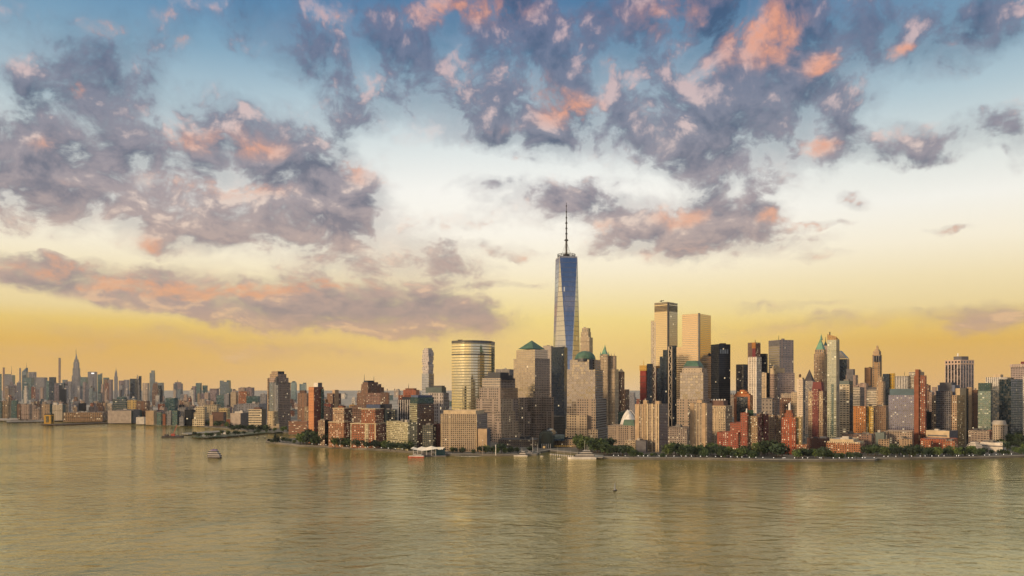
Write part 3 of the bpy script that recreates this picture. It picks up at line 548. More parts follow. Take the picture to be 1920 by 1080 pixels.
# gothic tower
r = bld('gothic_tower', 'pale gothic tower with a steep green spire', 1900, [(1125, 1153, 1160, 692, f_cream), (1126, 1153.5, 1156, 667, f_stone), (1124.5, 1139, 1143, 664, f_cream, {'dD': -6, 'name': 'tower_shaft'}), ], units=0, fl=3.6, bay=3.6, cat='skyscraper')
ft, aa = corner(1124.5, 1139, 1143, 1894); pyramid(r, 'spire_roof', 1127.5, 1136, 1140, 664, 653, 1897, copper_l, aa, .3); pyramid(r, 'spire', 1132, 1135, 1136.5, 654, 646, 1903, copper_l, aa)
for px in (1126, 1140.5): b = MB(); b.tube(at(px, 666, 1896), at(px, 659.5, 1896), 1.8, .2, 6); b.build('pinnacle', copper_l, r)
for px in (1146, 1152): b = MB(); b.tube(at(px, 668, 1905), at(px, 662, 1905), 1.6, .2, 6); b.build('pinnacle', b_cream, r)
r = bld('setback_tower', 'brown setback tower with small pale pyramid cap, right of the gothic tower', 2000, [(1158, 1172, 1180, 730, f_brown), (1158.5, 1168, 1171, 697, f_brown)], units=0)
pyramid(r, 'pyramid_cap', 1159.5, 1166, 1170, 697, 691, 2010, b_cream)
# tower under construction
r = bld('tower_under_construction', 'red netted tower under construction with yellow top formwork', 1800, [(1199, 1212, 1216, 750, f_brown), (1200, 1211, 1215, 694, b_red)], units=0)
b = MB(); ft, aa = corner(1199, 1212, 1216, 1799); b.prism(ft, zt(695, 1799), zt(685, 1799), cap=True, bay=3, fl=3.5); b.build('formwork', fac((.52, .32, .05), w=.4, h=.4, lit=0), r)
b = MB(); 
for i in range(4): b.prism(ft, zt(706 + i * 11, 1798), zt(705.2 + i * 11, 1798))
b.build('floor_slab', b_brown, r); mast(r, 1207, 685, 675, 1805, .7, 'crane_mast', b_yel)
bld('glass_slab', 'narrow dark blue slab between the red netted and braced towers', 1720, [(1213, 1222, 1224.5, 682, f_navy)], units=0)
# low things between
r = bld('teal_block', 'small teal green glass block left of the white shell hall', 1500, [(1159, 1172, 1176, 772, f_teal)])
def shell():
    D = 1285; root = empty('transit_hall', tuple(at(1180, 0, D + 8).xy) + (LAND,), 'smooth white curved shell rising above a green roof', 'hall')
    b = MB(); n = 10; mm = 12
    prof = [(1168, 806), (1169, 792), (1172.5, 781), (1177, 773), (1181, 768.5), (1185, 771), (1190, 778), (1195, 788), (1198, 806)]
    for i in range(len(prof) - 1):
        for k in range(n):
            t0, t1 = math.pi * k / n, math.pi * (k + 1) / n
            def P_(p, t):
                q = at(p[0], p[1], D); z = LAND + (q.z - LAND) * math.sin(t) ** .7 if 0 < t < math.pi else LAND
                return (q.x, D + 26 - 26 * math.cos(t), z)
            b.face([P_(prof[i], t0), P_(prof[i + 1], t0), P_(prof[i + 1], t1), P_(prof[i], t1)])
    b.build('shell', white_m, root, smooth=True)
    ri = MB()
    for i in range(len(prof) - 1): ri.tube(at(*prof[i], D + 13), at(*prof[i + 1], D + 13), .4, n=5)
    ri.build('rib', white_m, root); FOOT.append((1180, D, root['label']))
shell()
r = bld('stone_block', 'low stone building with gabled green copper roof beside the white shell', 1250, [(1140, 1186, 1192, 798, f_stone), ], units=2)
ft, aa = corner(1167.5, 1189, 1194, 1249.5); z0, z1 = zt(799, 1249), zt(787.5, 1249); b = MB(); e = (ft[2] - ft[1]) * .5
b.prism(ft, LAND, z0, bay=3.2, fl=3); b.build('corner_pavilion', f_stone, r); b = MB(); b.prism(ft, z0, z1, scale=.82, cap=True); b.build('copper_roof', copper, r)
bld('pale_low_house', 'small pale yellow flat-roofed building among trees left of the apartment towers', 1120, [(1172, 1191, 1194, 826, fac(cream, w=.5, h=.35, lit=.2))], units=1)
bld('dark_pavilion', 'dark flat-roofed low block between pale house and apartment tower', 1105, [(1192, 1211, 1214, 826, b_grey)], units=2)
# twin apartment towers
gw = fac((.56, .41, .27), w=.42, h=.62, lit=.07); gwb = fac((.40, .32, .25), w=.62, h=.75, lit=.06, glass=(.03, .02, .015)); gwg = fac((.26, .23, .22), w=.5, h=.55, lit=.02)
def strips(root, x0, xc, D, aa, cols, yb, yt_, m_, name, pro=.8):
    """vertical strips standing proud of the left-hand face between photo columns"""
    for (p0, p1) in cols:
        ft, _ = corner(p0, p1, p1 + 1, D, aa)
        C = corner(x0, xc, xc + 5, D, aa)[0][1]; L_ = Vector((-math.cos(aa), math.sin(aa)))
        def on(px):
            q = L_.x - X(px) * L_.y; return C + L_ * ((X(px) * C.y - C.x) / q)
        s0, s1 = on(p0), on(p1); nrm = Vector((-math.sin(aa), -math.cos(aa)))
        b = MB(); b.prism([s0 + nrm * pro, s1 + nrm * pro, s1 - nrm * .3, s0 - nrm * .3], zt(yb, D), zt(yt_, D), cap=True, bay=2.2, fl=2.4); b.build(name, m_, root)
r = bld('apartment_tower', 'left twin of the pale striped apartment towers, two joined slabs', 1112, [(1213, 1236, 1252.5, 757.5, (gwb, gwg)), (1190.5, 1213, 1219, 758, (gwb, gwg), {'dD': 18, 'name': 'rear_slab'}),
    (1229, 1236, 1240, 752, b_tan, {'dD': 8, 'yb': 758, 'name': 'penthouse'}), (1206, 1213, 1216, 750.5, b_tan, {'dD': 24, 'yb': 758, 'name': 'penthouse'})], fl=2.2, bay=2.0, units=2, roof=roof_pale, cat='apartment tower')
ft, aa = corner(1213, 1236, 1252.5, 1112); strips(r, 1213, 1236, 1112, aa, [(1213, 1215.5), (1222, 1224.6), (1230, 1232.4)], 853, 757, b_cream, 'pier'); strips(r, 1213, 1236, 1112, aa, [(1234.3, 1236)], 853, 757, b_cream, 'pier', .7)
strips(r, 1190.5, 1213, 1130, aa, [(1191.5, 1199), (1204.5, 1206.5), (1209, 1211)], 850, 758, b_tan, 'pier')
r = bld('apartment_tower', 'right twin of the pale striped apartment towers, two blank tan panels', 1150, [(1292, 1325.5, 1335.5, 755.5, (gwb, gwg)), (1306, 1316, 1320, 750, b_tan, {'dD': 8, 'yb': 757, 'name': 'penthouse'})], fl=2.2, bay=2.0, units=2, roof=roof_pale, cat='apartment tower')
ft, aa = corner(1292, 1325.5, 1335.5, 1150); strips(r, 1292, 1325.5, 1150, aa, [(1294, 1301), (1316.5, 1323)], 850, 756, b_tan, 'panel'); strips(r, 1292, 1325.5, 1150, aa, [(1306, 1307), (1311, 1312)], 850, 756, b_cream, 'pier')
r = bld('cream_office_block', 'cream stone block with arched bays and brown mansard roof, behind right twin', 1300, [(1326, 1360, 1373, 762, fac(cream, w=.45, h=.6, lit=.04), {'cornice': b_cream})], units=0, fl=4, bay=4)
ft, aa = corner(1326, 1360, 1373, 1300); pyramid(r, 'mansard_roof', 1329, 1357, 1366, 762, 751, 1304, b_brown, aa, .88)
strips(r, 1326, 1360, 1300, aa, [(1330 + 5 * k, 1331.3 + 5 * k) for k in range(6)], 850, 766, b_cream, 'pier')
b = MB(); 
for k in range(6): b = MB(); q = at(1334 + k * 5, 751, 1318); b.tube(q, q + Vector((0, 0, 2.4)), 1.6, 1.3, 8); b.build('roof_vent', white_m, r)
# podiums and the glass vault
bld('podium', 'long brown stone podium below the dark stepped roof tower', 1215, [(934, 1006, 1012, 824.5, fac((.22, .17, .13), w=.4, h=.5, lit=.08))], units=3, roof=roof_dark, cat='podium')
bld('podium', 'stone podium with lit cafe front right of the glass vault', 1205, [(1036, 1080, 1090, 824, fac((.28, .21, .15), w=.45, h=.5, lit=.12))], units=3, cat='podium')
bld('glass_lobby', 'greyish green sloped glass lobby behind the vault', 1500, [(1030, 1060, 1066, 781, fac((.12, .14, .13), w=1.1, h=.8, met=.3, lit=0))], units=0)
def vault():
    D = 1190; root = empty('glass_vault', tuple(at(1022, 0, D + 20).xy) + (LAND,), 'dark teal barrel-vaulted glass hall with bright arch', 'hall'); k = D / F
    def barrel(name, cx, r0, yb, ytop, d0, d1, m_, n=14, shx=0):
        b = MB(); zb, zt_ = LAND, zt(ytop, D); zs = zt_ - r0 * k; c0 = at(cx, 0, D).x
        pr = [(-r0 * k, zb)] + [(-r0 * k * math.cos(math.pi * i / n), zs + r0 * k * math.sin(math.pi * i / n)) for i in range(n + 1)] + [(r0 * k, zb)]
        for i in range(len(pr) - 1):
            (x0, z0), (x1, z1) = pr[i], pr[i + 1]; b.face([(c0 + x0, d0, z0), (c0 + x1, d0, z1), (c0 + x1 + shx, d1, z1), (c0 + x0 + shx, d1, z0)], [(i, 0), (i + 1, 0), (i + 1, 8), (i, 8)])
        b.build(name, m_, root); return pr, c0
    gv = fac((.02, .035, .04), w=.86, h=.86, lit=0, met=.08, ior=1.3, gvar=.1, tint=(.45, .62, .68), glass=(.006, .02, .026))
    barrel('vault', 1024, 13.5, 850, 804, D, D + 30, gv, shx=6)
    barrel('rear_vault', 1024, 12, 850, 808, D + 30, D + 52, gv, shx=10)
    pr, c0 = barrel('arch_frame', 1024, 9.5, 850, 811, D - .6, D + 1.2, plain('arch_glass', (.30, .38, .40), .3, .3))
    f = MB(); f.face([(c0 + x, D + .8, z) for x, z in pr]); 
    f.build('front_glazing', plain('vault_dark', (.008, .022, .028), .15), root)
    o = MB(); po = [(x * 1.42, LAND + (z - LAND) * 1.0 + (2.5 if z > 20 else 0)) for x, z in pr]
    for i in range(len(pr) - 1): o.face([(c0 + pr[i][0], D + .5, pr[i][1]), (c0 + pr[i + 1][0], D + .5, pr[i + 1][1]), (c0 + po[i + 1][0], D + .5, po[i + 1][1]), (c0 + po[i][0], D + .5, po[i][1])])
    o.build('front_wall', gv, root)
    # cross vault to the right
    b = MB(); n = 10; z0 = zt(826, D + 20); r1 = 13 * k
    for i in range(n):
        t0, t1 = math.pi * i / n, math.pi * (i + 1) / n
        x0, x1 = at(1036, 0, D + 20).x, at(1058, 0, D + 20).x
        P_ = lambda x, t: (x, D + 24 - r1 * math.cos(t), z0 + r1 * .9 * math.sin(t))
        b.face([P_(x0, t0), P_(x1, t0), P_(x1, t1), P_(x0, t1)], [(0, i), (10, i), (10, i + 1), (0, i + 1)])
        b.face([P_(x1, t0), P_(x1, t1), (x1, D + 24, z0)])
    b.build('cross_vault', gv, root)
    for j in range(5): b = MB(); b.tube(at(1016 + j * 4, 851, D - 1.2), at(1016 + j * 4, 832, D - 1.2), .35, n=5); b.build('column', white_m, root)
    b = MB(); b.box((at(1020, 0, D - 2).x, D - 2, LAND + .3), 3.4, 1, 3); b.build('lit_entrance', plain('warm_light', (.8, .5, .2), .6, emit=(1, .6, .2, 1), es=.35), root)
    FOOT.append((1024, D, root['label']))
vault()
# ------------------------------------------------------------------ right-hand downtown
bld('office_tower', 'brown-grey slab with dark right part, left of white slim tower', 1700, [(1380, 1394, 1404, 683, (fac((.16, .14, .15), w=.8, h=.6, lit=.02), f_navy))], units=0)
r = bld('bronze_gabled_tower', 'orange framed dark glass tower with stepped pediment top', 1350, [(1376, 1406, 1412, 741, (fac((.42, .16, .07), w=.3, h=.4, lit=.03), f_orange))], units=0)
ft, aa = corner(1376, 1406, 1412, 1349.5)
strips(r, 1376, 1406, 1350, aa, [(1381, 1402)], 850, 744, fac((.03, .04, .05), w=.85, h=.75, lit=.02, met=.15, glass=(.01, .02, .035)), 'glass_panel', .5)
ob = plain('orange_stone', (.46, .17, .06), .8)
for (x0, x1, y0, y1) in ((1378, 1404, 741.5, 738), (1382, 1400, 738, 734.5), (1387, 1396, 734.5, 731)):
    f_, _ = corner(x0, x1, x1 + 4, 1352, aa); b = MB(); b.prism(f_, zt(y0, 1352), zt(y1, 1352), cap=True); b.build('pediment', ob, r)
b = MB(); q = at(1391, 736, 1348); b.tube(q, q + Vector((-.3, -1, 0)), 1.2, n=10); b.build('round_window', plain('lit_window', (1, .7, .4), .5, emit=(1, .7, .4, 1), es=1.), r)
r = bld('slim_white_tower', 'slim white stone tower with a row of large top openings', 1500, [(1403, 1419, 1428, 669, (fac((.62, .56, .48), w=.42, h=.66, lit=.03), f_white))], units=0, fl=3.4, bay=3.4, cat='skyscraper')
strips(r, 1403, 1419, 1500, corner(1403, 1419, 1428, 1500)[1], [(1403, 1404.6), (1409.5, 1410.7), (1413, 1414.2), (1417.5, 1419)], 850, 670, b_white, 'pier')
r = bld('tower_under_construction', 'dark unfinished tower top with red netting above slim white tower', 1620, [(1402, 1417, 1426, 642, (fac((.12, .07, .06), w=.5, h=.5, lit=0), f_maroon), {'yb': 760})], units=0)
strips(r, 1402, 1417, 1620, corner(1402, 1417, 1426, 1620)[1], [(1411, 1417)], 700, 653, plain('red_screen', (.15, .03, .04), .9), 'red_screen'); strips(r, 1402, 1417, 1620, corner(1402, 1417, 1426, 1620)[1], [(1410, 1417)], 653, 642, plain('brown_screen', (.32, .14, .04), .9), 'formwork', .9)
mast(r, 1416, 643, 637, 1622, .9)
bld('glass_slab', 'dark navy slab between white slim tower and grey gridded tower', 1650, [(1422, 1436, 1439.5, 663, f_navy)], units=0)
r = bld('gridded_office_tower', 'broad grey tower with horizontal bands left and gridded right face', 1750, [(1441, 1461.7, 1488, 637, (fac((.24, .22, .23), w=1.1, h=.5, lit=.01, met=.45, jit=.01), fac((.26, .23, .24), w=.55, h=.7, lit=.01)))], units=1, fl=5, bay=4, cat='skyscraper')
strips(r, 1441, 1461.7, 1750, corner(1441, 1461.7, 1488, 1750)[1], [(1441.2, 1461.5)], 648, 638, b_grey, 'blank_band', .4)
mast(r, 1460, 637, 629, 1765, .6)
r = bld('grand_stone_block', 'pinkish grey stone block with gabled penthouse below grey gridded tower', 1550, [(1443.6, 1458, 1490, 699, (f_pink, fac((.34, .27, .25), w=.6, h=.5, lit=.03))), (1444, 1456, 1471, 690, b_cream, {'yb': 701, 'name': 'penthouse'}), (1448, 1453, 1461, 686.5, b_cream, {'yb': 692, 'name': 'penthouse'})], units=2, fl=3.6)
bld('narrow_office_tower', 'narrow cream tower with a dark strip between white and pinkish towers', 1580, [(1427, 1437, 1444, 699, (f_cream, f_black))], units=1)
bld('stone_hall', 'old grey stone block with carved attic below narrow cream tower', 1330, [(1428, 1448, 1452, 748, (fac((.25, .22, .20), w=.3, h=.4, lit=.02), f_grey), {'cornice': b_grey})], units=2, fl=6, bay=5)
bld('old_loft_block', 'dark brown loft block with pale attic left of yellow block', 1380, [(1462, 1484, 1488, 746, f_brown), (1464, 1484, 1487, 738, fac((.34, .28, .23), w=.4, h=.5))], units=2)
bld('old_loft_block', 'yellow-cream loft block tucked left of the thin white tower', 1370, [(1484, 1494, 1498, 735, f_cream)], units=1)
r = bld('thin_white_tower', 'thin white tower with even window grid and rooftop water tank', 1340, [(1494.5, 1505.5, 1510, 711, (fac((.62, .52, .40), w=.45, h=.55, lit=.04), f_grey)), (1496, 1504, 1508, 708, b_cream, {'yb': 712})], units=0, fl=3.2, bay=2.6)
tank(r, 1500, 707, 1348, 2., 3.5)
r = bld('pyramid_capped_tower', 'grey banker tower under a steep dark stepped pyramid', 1560, [(1507, 1524, 1529, 714, fac((.25, .23, .23), w=.4, h=.7, lit=.02))], units=0)
ft, aa = corner(1507, 1524, 1529, 1560); pyramid(r, 'pyramid_roof', 1508, 1523, 1527.5, 714, 692.5, 1563, plain('slate', (.06, .055, .065), .8), aa)
r = bld('green_spire_tower', 'tan stone tower with a bright green pyramid roof and finial', 1900, [(1526, 1546, 1551, 663, f_tan), (1528, 1544.5, 1549, 655, fac(tan, w=.5, h=.7, lit=0), {'fl': 8, 'bay': 5})], units=0, fl=3.6, bay=3.4, cat='skyscraper')
ft, aa = corner(1526, 1546, 1551, 1900); pyramid(r, 'pyramid_roof', 1529, 1543, 1548, 655, 636, 1908, copper_l, aa, .14); pyramid(r, 'finial', 1537, 1540, 1541, 637, 626, 1918, copper_l, aa, .05)
r = bld('needle_top_tower', 'tower with thin needle peeking beside the green pyramid roof', 2050, [(1543, 1553, 1556, 648, f_pink)], units=0); pyramid(r, 'spire', 1544, 1549, 1552, 648, 640, 2053, b_teal, None, .15); mast(r, 1548, 642, 632, 2058, .9)
def slant_tower():
    D = 1350; gs = fac((.40, .42, .34), w=.72, h=.6, lit=.07, met=.42, tint=(.85, .86, .72), glass=(.02, .06, .06), jit=.02); gs2 = fac((.36, .34, .28), w=.5, h=.6, lit=.03, met=.3)
    r = bld('slender_glass_tower', 'slender gold and teal glass tower with slanted roofline', D, [(1551, 1568, 1574, 637, (gs, gs2))], units=0, fl=3.4, bay=3.4, cat='skyscraper')
    ft, aa = corner(1551, 1568, 1574, D); b = MB(); z0 = zt(637, D); zl, zr, ze = zt(625.5, D), zt(631, D), zt(636.9, D)
    A_, C_, B_, E_ = ft
    b.face([(*A_, z0), (*C_, z0), (*C_, zr), (*A_, zl)], [(0, 0), (4, 0), (4, 2), (0, 3)]); b.face([(*C_, z0), (*B_, z0), (*B_, ze), (*C_, zr)], [(0, 0), (3, 0), (3, 1), (0, 2)])
    b.face([(*A_, zl), (*C_, zr), (*E_, ze)]); b.face([(*C_, zr), (*B_, ze), (*E_, ze)]); b.face([(*A_, z0), (*A_, zl), (*E_, ze)])
    b.build('slanted_crown', fac((.34, .20, .08), w=.7, h=.6, lit=.05, met=.3, tint=(.9, .7, .4)), r)
    m_ = MB(); m_.tube(at(1556, 628, D + 6), at(1556, 622.5, D + 6), .9, n=6); m_.build('roof_unit', steel, r)
    strips(r, 1551, 1568, D, aa, [(1559, 1563)], 815, 720, fac((.10, .16, .15), w=.6, h=.5, lit=.06, met=.3), 'balcony_stack', 1.)
slant_tower()
r = bld('dark_gabled_tower', 'dark blue tower with sloped triangular roof right of slender glass tower', 1900, [(1566, 1588, 1592.5, 673, (f_navy, f_pink))], units=0, fl=4.4)
ft, aa = corner(1566, 1588, 1592.5, 1899); b = MB(); zr_ = zt(657, 1899); z0 = zt(672, 1899)
A_, C_, B_, E_ = ft; q = A_.lerp(C_, .38); q2 = E_.lerp(B_, .38)
b.face([(*A_, z0), (*C_, z0), (*q, zr_)]); b.face([(*C_, z0), (*B_, z0), (*q2, zr_), (*q, zr_)]); b.face([(*A_, z0), (*q, zr_), (*q2, zr_), (*E_, z0)]); b.build('sloped_roof', b_navy, r)
bld('stepped_stone_tower', 'pinkish stepped stone tower with black top behind cream banded tower', 1750, [(1586, 1604, 1609, 703, f_pink), (1587, 1600, 1603, 692, b_grey), (1592, 1612, 1618, 722, f_pink, {'dD': -8})], units=0)
bld('old_brown_tower', 'shorter plain brown tower left of the tall ornate brown tower', 1950, [(1621, 1632, 1637.5, 689, fac((.27, .16, .09), w=.3, h=.4, lit=.02))], units=1, cat='skyscraper')
r = bld('ornate_brown_tower', 'tall ornate tan tower with rounded crown and lantern tip', 1900, [(1635.5, 1649.5, 1653.5, 665, fac((.34, .23, .13), w=.5, h=.6, lit=.03), {'fl': 5, 'bay': 5}), (1637, 1648, 1652, 658, b_tan), (1640, 1647, 1650, 655, b_tan)], units=0, cat='skyscraper')
b = MB(); q = at(1645, 656, 1912); b.tube(q, q + Vector((0, 0, 8)), 3.2, 2.6, 8); b.tube(q + Vector((0, 0, 8)), q + Vector((0, 0, 11)), 2.6, .3, 8); b.build('lantern', b_tan, r)
for px in (1638.5, 1643, 1647.5): 
    b = MB(); f_, _ = corner(px - 1, px + 1, px + 1.6, 1897); b.prism(f_, zt(678, 1897), zt(667, 1897), cap=True); b.build('tall_window', b_grey, r)
r = bld('maroon_roof_tower', 'tan and dark red residential tower with a maroon mansard roof', 1200, [(1515.5, 1543, 1551, 733, (f_tan, f_brown))], units=0, fl=2.8, bay=2.4, cat='apartment tower')
ft, aa = corner(1515.5, 1543, 1551, 1200); strips(r, 1515.5, 1543, 1200, aa, [(1523.5, 1535)], 850, 729, fac((.17, .045, .04), w=.35, h=.5, lit=.1), 'red_bay', 1.2)
pyramid(r, 'mansard_roof', 1522, 1541, 1546, 733, 716, 1206, b_maroon, aa, .78); pyramid(r, 'base_block', 1513, 1545, 1554, 822, 821, 1196, b_tan, aa, .99)
tank(r, 1539, 716, 1216, 2, 3)
r = bld('cream_banded_tower', 'cream tower with regular dark bands and teal top storey', 1250, [(1574, 1592.5, 1599.5, 721, (fac((.60, .52, .38), w=.7, h=.45, lit=.03), f_navy)), (1574, 1592, 1599, 714, b_teal, {'yb': 722, 'name': 'top_storey'})], units=2, fl=3.6, bay=5)
bld('beige_office_tower', 'beige tower with lit bands right of the cream banded tower', 1450, [(1597, 1612.5, 1621, 726, (f_wband, f_stone2))], units=2)
bld('mauve_office_block', 'mauve block rising between beige banded towers', 1550, [(1608, 1624, 1629, 719, f_pink)], units=2)
bld('beige_office_tower', 'beige banded tower with black top storey left of brown stepped tower', 1400, [(1625, 1644.5, 1648, 731, f_wband), (1625, 1644, 1647.5, 726, b_grey, {'yb': 732, 'name': 'top_storey'})], units=2)
bld('brown_stepped_tower', 'brown brick tower stepping up to a narrow ridged top', 1360, [(1643, 1661, 1665, 760, f_tan), (1643.5, 1656, 1660, 715, f_tan), (1646, 1653.5, 1656.5, 706, f_tan)], units=0)
bld('plain_brown_block', 'wide brown block with small windows in front of the brown stepped tower', 1290, [(1638, 1661, 1665, 762, fac((.27, .18, .12), w=.4, h=.45, lit=.06))], units=2)
r = bld('navy_tower', 'dark navy tower with a yellow scaffolded right side', 1600, [(1655, 1667, 1669, 701, f_navy), (1667, 1677, 1678.5, 700, fac((.50, .32, .03), w=.5, h=.55, lit=0), {'name': 'scaffold', 'dD': 1})], units=0)
r = bld('striped_office_block', 'grey block with white vertical stripes behind the hotel glass tower', 1550, [(1678, 1702, 1712, 705, (f_wstrip, f_wband)), (1704, 1722, 1733, 697, (f_wband, f_strip), {'dD': -4})], units=1)
mast(r, 1696, 704, 697, 1570, .5)
r = bld('red_brick_tower', 'tall dark red brick slab tower with raised left strip', 1200, [(1714, 1735, 1737.5, 704, (f_brick, f_maroon)), (1716, 1722.5, 1726, 692.5, b_brick, {'dD': 1.5, 'name': 'lift_shaft'})], units=0, fl=2.8, bay=2.6, cat='apartment tower')
r = bld('hotel_glass_tower', 'glass hotel tower with blue top band and warm sunset reflection', 1215, [(1666, 1714.5, 1717.5, 741, (fac((.20, .20, .27), w=.74, h=.66, lit=.08, met=.42, tint=(.66, .66, .85), glass=(.03, .03, .06)), f_white)), (1668, 1715, 1717.5, 729, plain('blue_crown_metal', (.03, .085, .13), .4), {'name': 'blue_crown'})], units=0, fl=2.8, bay=2.8)
ft, aa = corner(1666, 1714.5, 1717.5, 1215)
# the hotel's stepped lower building
bld('stepped_hotel_base', 'stepped tan lower building at the foot of the glass hotel', 1150, [(1659, 1710, 1713, 809, (fac((.36, .28, .22), w=.5, h=.5, lit=.2), f_tan)), (1647, 1667, 1669, 824, f_tan, {'dD': -20}), (1686, 1710, 1712.5, 823, f_tan, {'dD': -20})], units=4, roof=roof_pale)
bld('teal_block', 'low teal metal block left of the stepped hotel base', 1140, [(1641, 1658, 1661, 811, b_teal)], units=2)
r = bld('orange_tower', 'orange-brown tower with a bright yellow banded right half', 1200, [(1600, 1623, 1627, 762, (f_orange, f_brown)), (1620, 1637.5, 1640, 762.5, (fac((.58, .42, .13), w=.75, h=.45, lit=.1), f_brown), {'dD': 4})], units=2, fl=2.8, bay=2.8, cat='apartment tower')
strips(r, 1620, 1637.5, 1204, corner(1600, 1623, 1627, 1200)[1], [(1629, 1632)], 830, 763, b_yel, 'pier')
bld('low_brick_block', 'low brown block behind cream terrace building', 1140, [(1578, 1634, 1640, 815, fac((.22, .14, .11), w=.5, h=.5, lit=.12))], units=4, roof=roof_grey)
r = bld('terrace_apartments', 'low brick apartments with cream terraced top storeys by the water', 1078, [(1549.5, 1613, 1622, 832, (fac((.34, .15, .07), w=.5, h=.55, lit=.32), f_brick)), (1551, 1612, 1620, 829, fac((.55, .45, .30), w=.4, h=.5, lit=.1)), (1556, 1600, 1610, 824, b_cream, {'dD': 10, 'name': 'penthouse'})], units=3, roof=roof_pale, fl=2.6, bay=2.8)
bld('low_brick_block', 'dark brown low block right of the brick tower with white lantern', 1120, [(1513, 1549, 1555, 822, fac((.12, .06, .05), w=.4, h=.4, lit=.05))], units=3)
# lantern tower
r = bld('brick_lantern_tower', 'red brick stepped tower topped by a small white lantern', 1072, [(1465.5, 1491.5, 1496, 783, (fac((.30, .075, .035), w=.46, h=.5, lit=.34), f_brick)), (1486, 1502.5, 1505, 782, fac((.36, .27, .13), w=.42, h=.45, lit=.3), {'dD': 3}), (1479, 1512, 1516, 834, fac((.34, .13, .06), w=.5, h=.5, lit=.45), {'dD': -6, 'name': 'low_wing'}),
    (1471, 1486, 1489.5, 775, fac((.26, .08, .04), w=.4, h=.5, lit=.1), {'dD': 5}), (1473.5, 1484, 1487, 769, b_brick, {'dD': 7})], units=0, fl=2.6, bay=2.6, cat='apartment tower')
b = MB(); q = at(1480.5, 769, 1084); b.tube(q, q + Vector((0, 0, 8)), 1.7, 1.5, 8); b.tube(q + Vector((0, 0, 8)), q + Vector((0, 0, 10)), 1.6, .3, 8); b.build('lantern', white_m, r)
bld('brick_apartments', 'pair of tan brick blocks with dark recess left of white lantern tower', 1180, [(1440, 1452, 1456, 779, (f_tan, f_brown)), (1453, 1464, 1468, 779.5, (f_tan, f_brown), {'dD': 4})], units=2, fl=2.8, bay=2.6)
# red brick cluster
fbl = fac((.29, .08, .05), w=.48, h=.5, lit=.3)
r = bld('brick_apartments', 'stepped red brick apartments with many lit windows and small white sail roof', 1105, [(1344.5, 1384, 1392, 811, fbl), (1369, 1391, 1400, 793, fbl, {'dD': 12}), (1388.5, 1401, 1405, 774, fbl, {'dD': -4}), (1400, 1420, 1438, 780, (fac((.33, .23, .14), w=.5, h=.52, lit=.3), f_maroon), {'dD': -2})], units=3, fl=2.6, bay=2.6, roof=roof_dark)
b = MB(); b.tube(at(1400, 781, 1112), at(1400, 766, 1112), .9, n=6); b.build('chimney', white_m, r)
b = MB(); b.box((at(1406, 0, 1116).x, 1116, zt(781, 1112)), 9, 8, 9, -.2); b.build('roof_pavilion', plain('dark_green', (.02, .05, .03), .8), r)
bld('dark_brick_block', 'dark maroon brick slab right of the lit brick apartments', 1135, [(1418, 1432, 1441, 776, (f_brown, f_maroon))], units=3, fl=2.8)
# right edge
r = bld('hotel_block', 'wide tan gridded block with gold right wing and layered rooftop', 1230, [(1747, 1794, 1809, 741, (fac((.40, .29, .20), w=.55, h=.55, lit=.16), fac((.42, .28, .12), w=.5, h=.55, lit=.12))), (1755, 1782, 1786, 733, fac((.2, .2, .24), w=.8, h=.8, lit=0, met=.2), {'name': 'penthouse'}), (1758, 1800, 1812, 728, b_cream, {'dD': 10, 'name': 'penthouse'}), (1762, 1784, 1792, 717, b_grey, {'dD': 16, 'name': 'penthouse'}), (1758, 1790, 1800, 722, b_blue, {'dD': 13, 'name': 'penthouse'})], units=2, fl=3, bay=3)
bld('dark_slab', 'narrow dark slab right of the gold hotel wing', 1260, [(1806, 1813, 1816, 728, f_black)], units=0)
r = bld('dark_striped_tower', 'big black tower with white vertical fins and pale cap band', 1650, [(1772, 1801, 1826, 683, fac((.50, .42, .40), w=.62, h=1.1, lit=0, glass=(.01, .012, .02), met=.05), {'bay': 7}), (1771.5, 1801, 1826.5, 674.5, fac((.55, .42, .34), w=.55, h=.5, lit=0), {'dD': -.6, 'yb': 683, 'fl': 9, 'bay': 7, 'name': 'cap_band'}), (1788, 1803, 1816, 668, b_grey, {'dD': 14, 'yb': 676, 'name': 'penthouse'})], units=0, cat='skyscraper')
mast(r, 1796, 668, 662, 1670, 2.2, 'radome', white_m)
bld('tan_blank_tower', 'blank tan shaft between gold hotel wing and brown slab', 1320, [(1813, 1822, 1825, 726, b_tan)], units=1)
bld('brown_slab', 'thin brown gridded slab left of teal glass tower', 1290, [(1822, 1832.5, 1834.5, 731, f_brown)], units=1)
r = bld('teal_glass_tower', 'teal glass apartment tower with scattered white panels', 1225, [(1833.8, 1857.5, 1860.5, 733, (fac((.15, .19, .18), w=.8, h=.6, lit=.14, met=.35, tint=(.5, .72, .68), glass=(.012, .05, .05), gvar=1.5), f_teal)), (1834, 1857.5, 1860.3, 718, f_teal)], units=0, fl=3, bay=3)
bld('finned_slab', 'dark slab with white fin top between teal and navy glass towers', 1520, [(1848, 1888, 1894, 714, (fac((.03, .04, .05), w=.9, h=.9, lit=.0, met=.15, glass=(.008, .02, .035)), f_navy)), (1848, 1888, 1894, 707, f_wstrip, {'yb': 724, 'dD': -.8, 'name': 'fin_band'}), (1862, 1876, 1881, 702, b_cream, {'dD': 8, 'yb': 709, 'name': 'penthouse'})], units=0)
bld('navy_glass_block', 'huge dark teal-navy glass block at the right edge above park', 1350, [(1873, 1895.6, 1919, 711, (fac((.01, .03, .045), w=.9, h=.85, lit=.0, met=.12, glass=(.006, .02, .03), tint=(.3, .5, .6)), fac((.04, .06, .07), w=.7, h=.7, lit=.02, met=.25, glass=(.01, .03, .045))))], units=2, fl=4, cat='skyscraper')
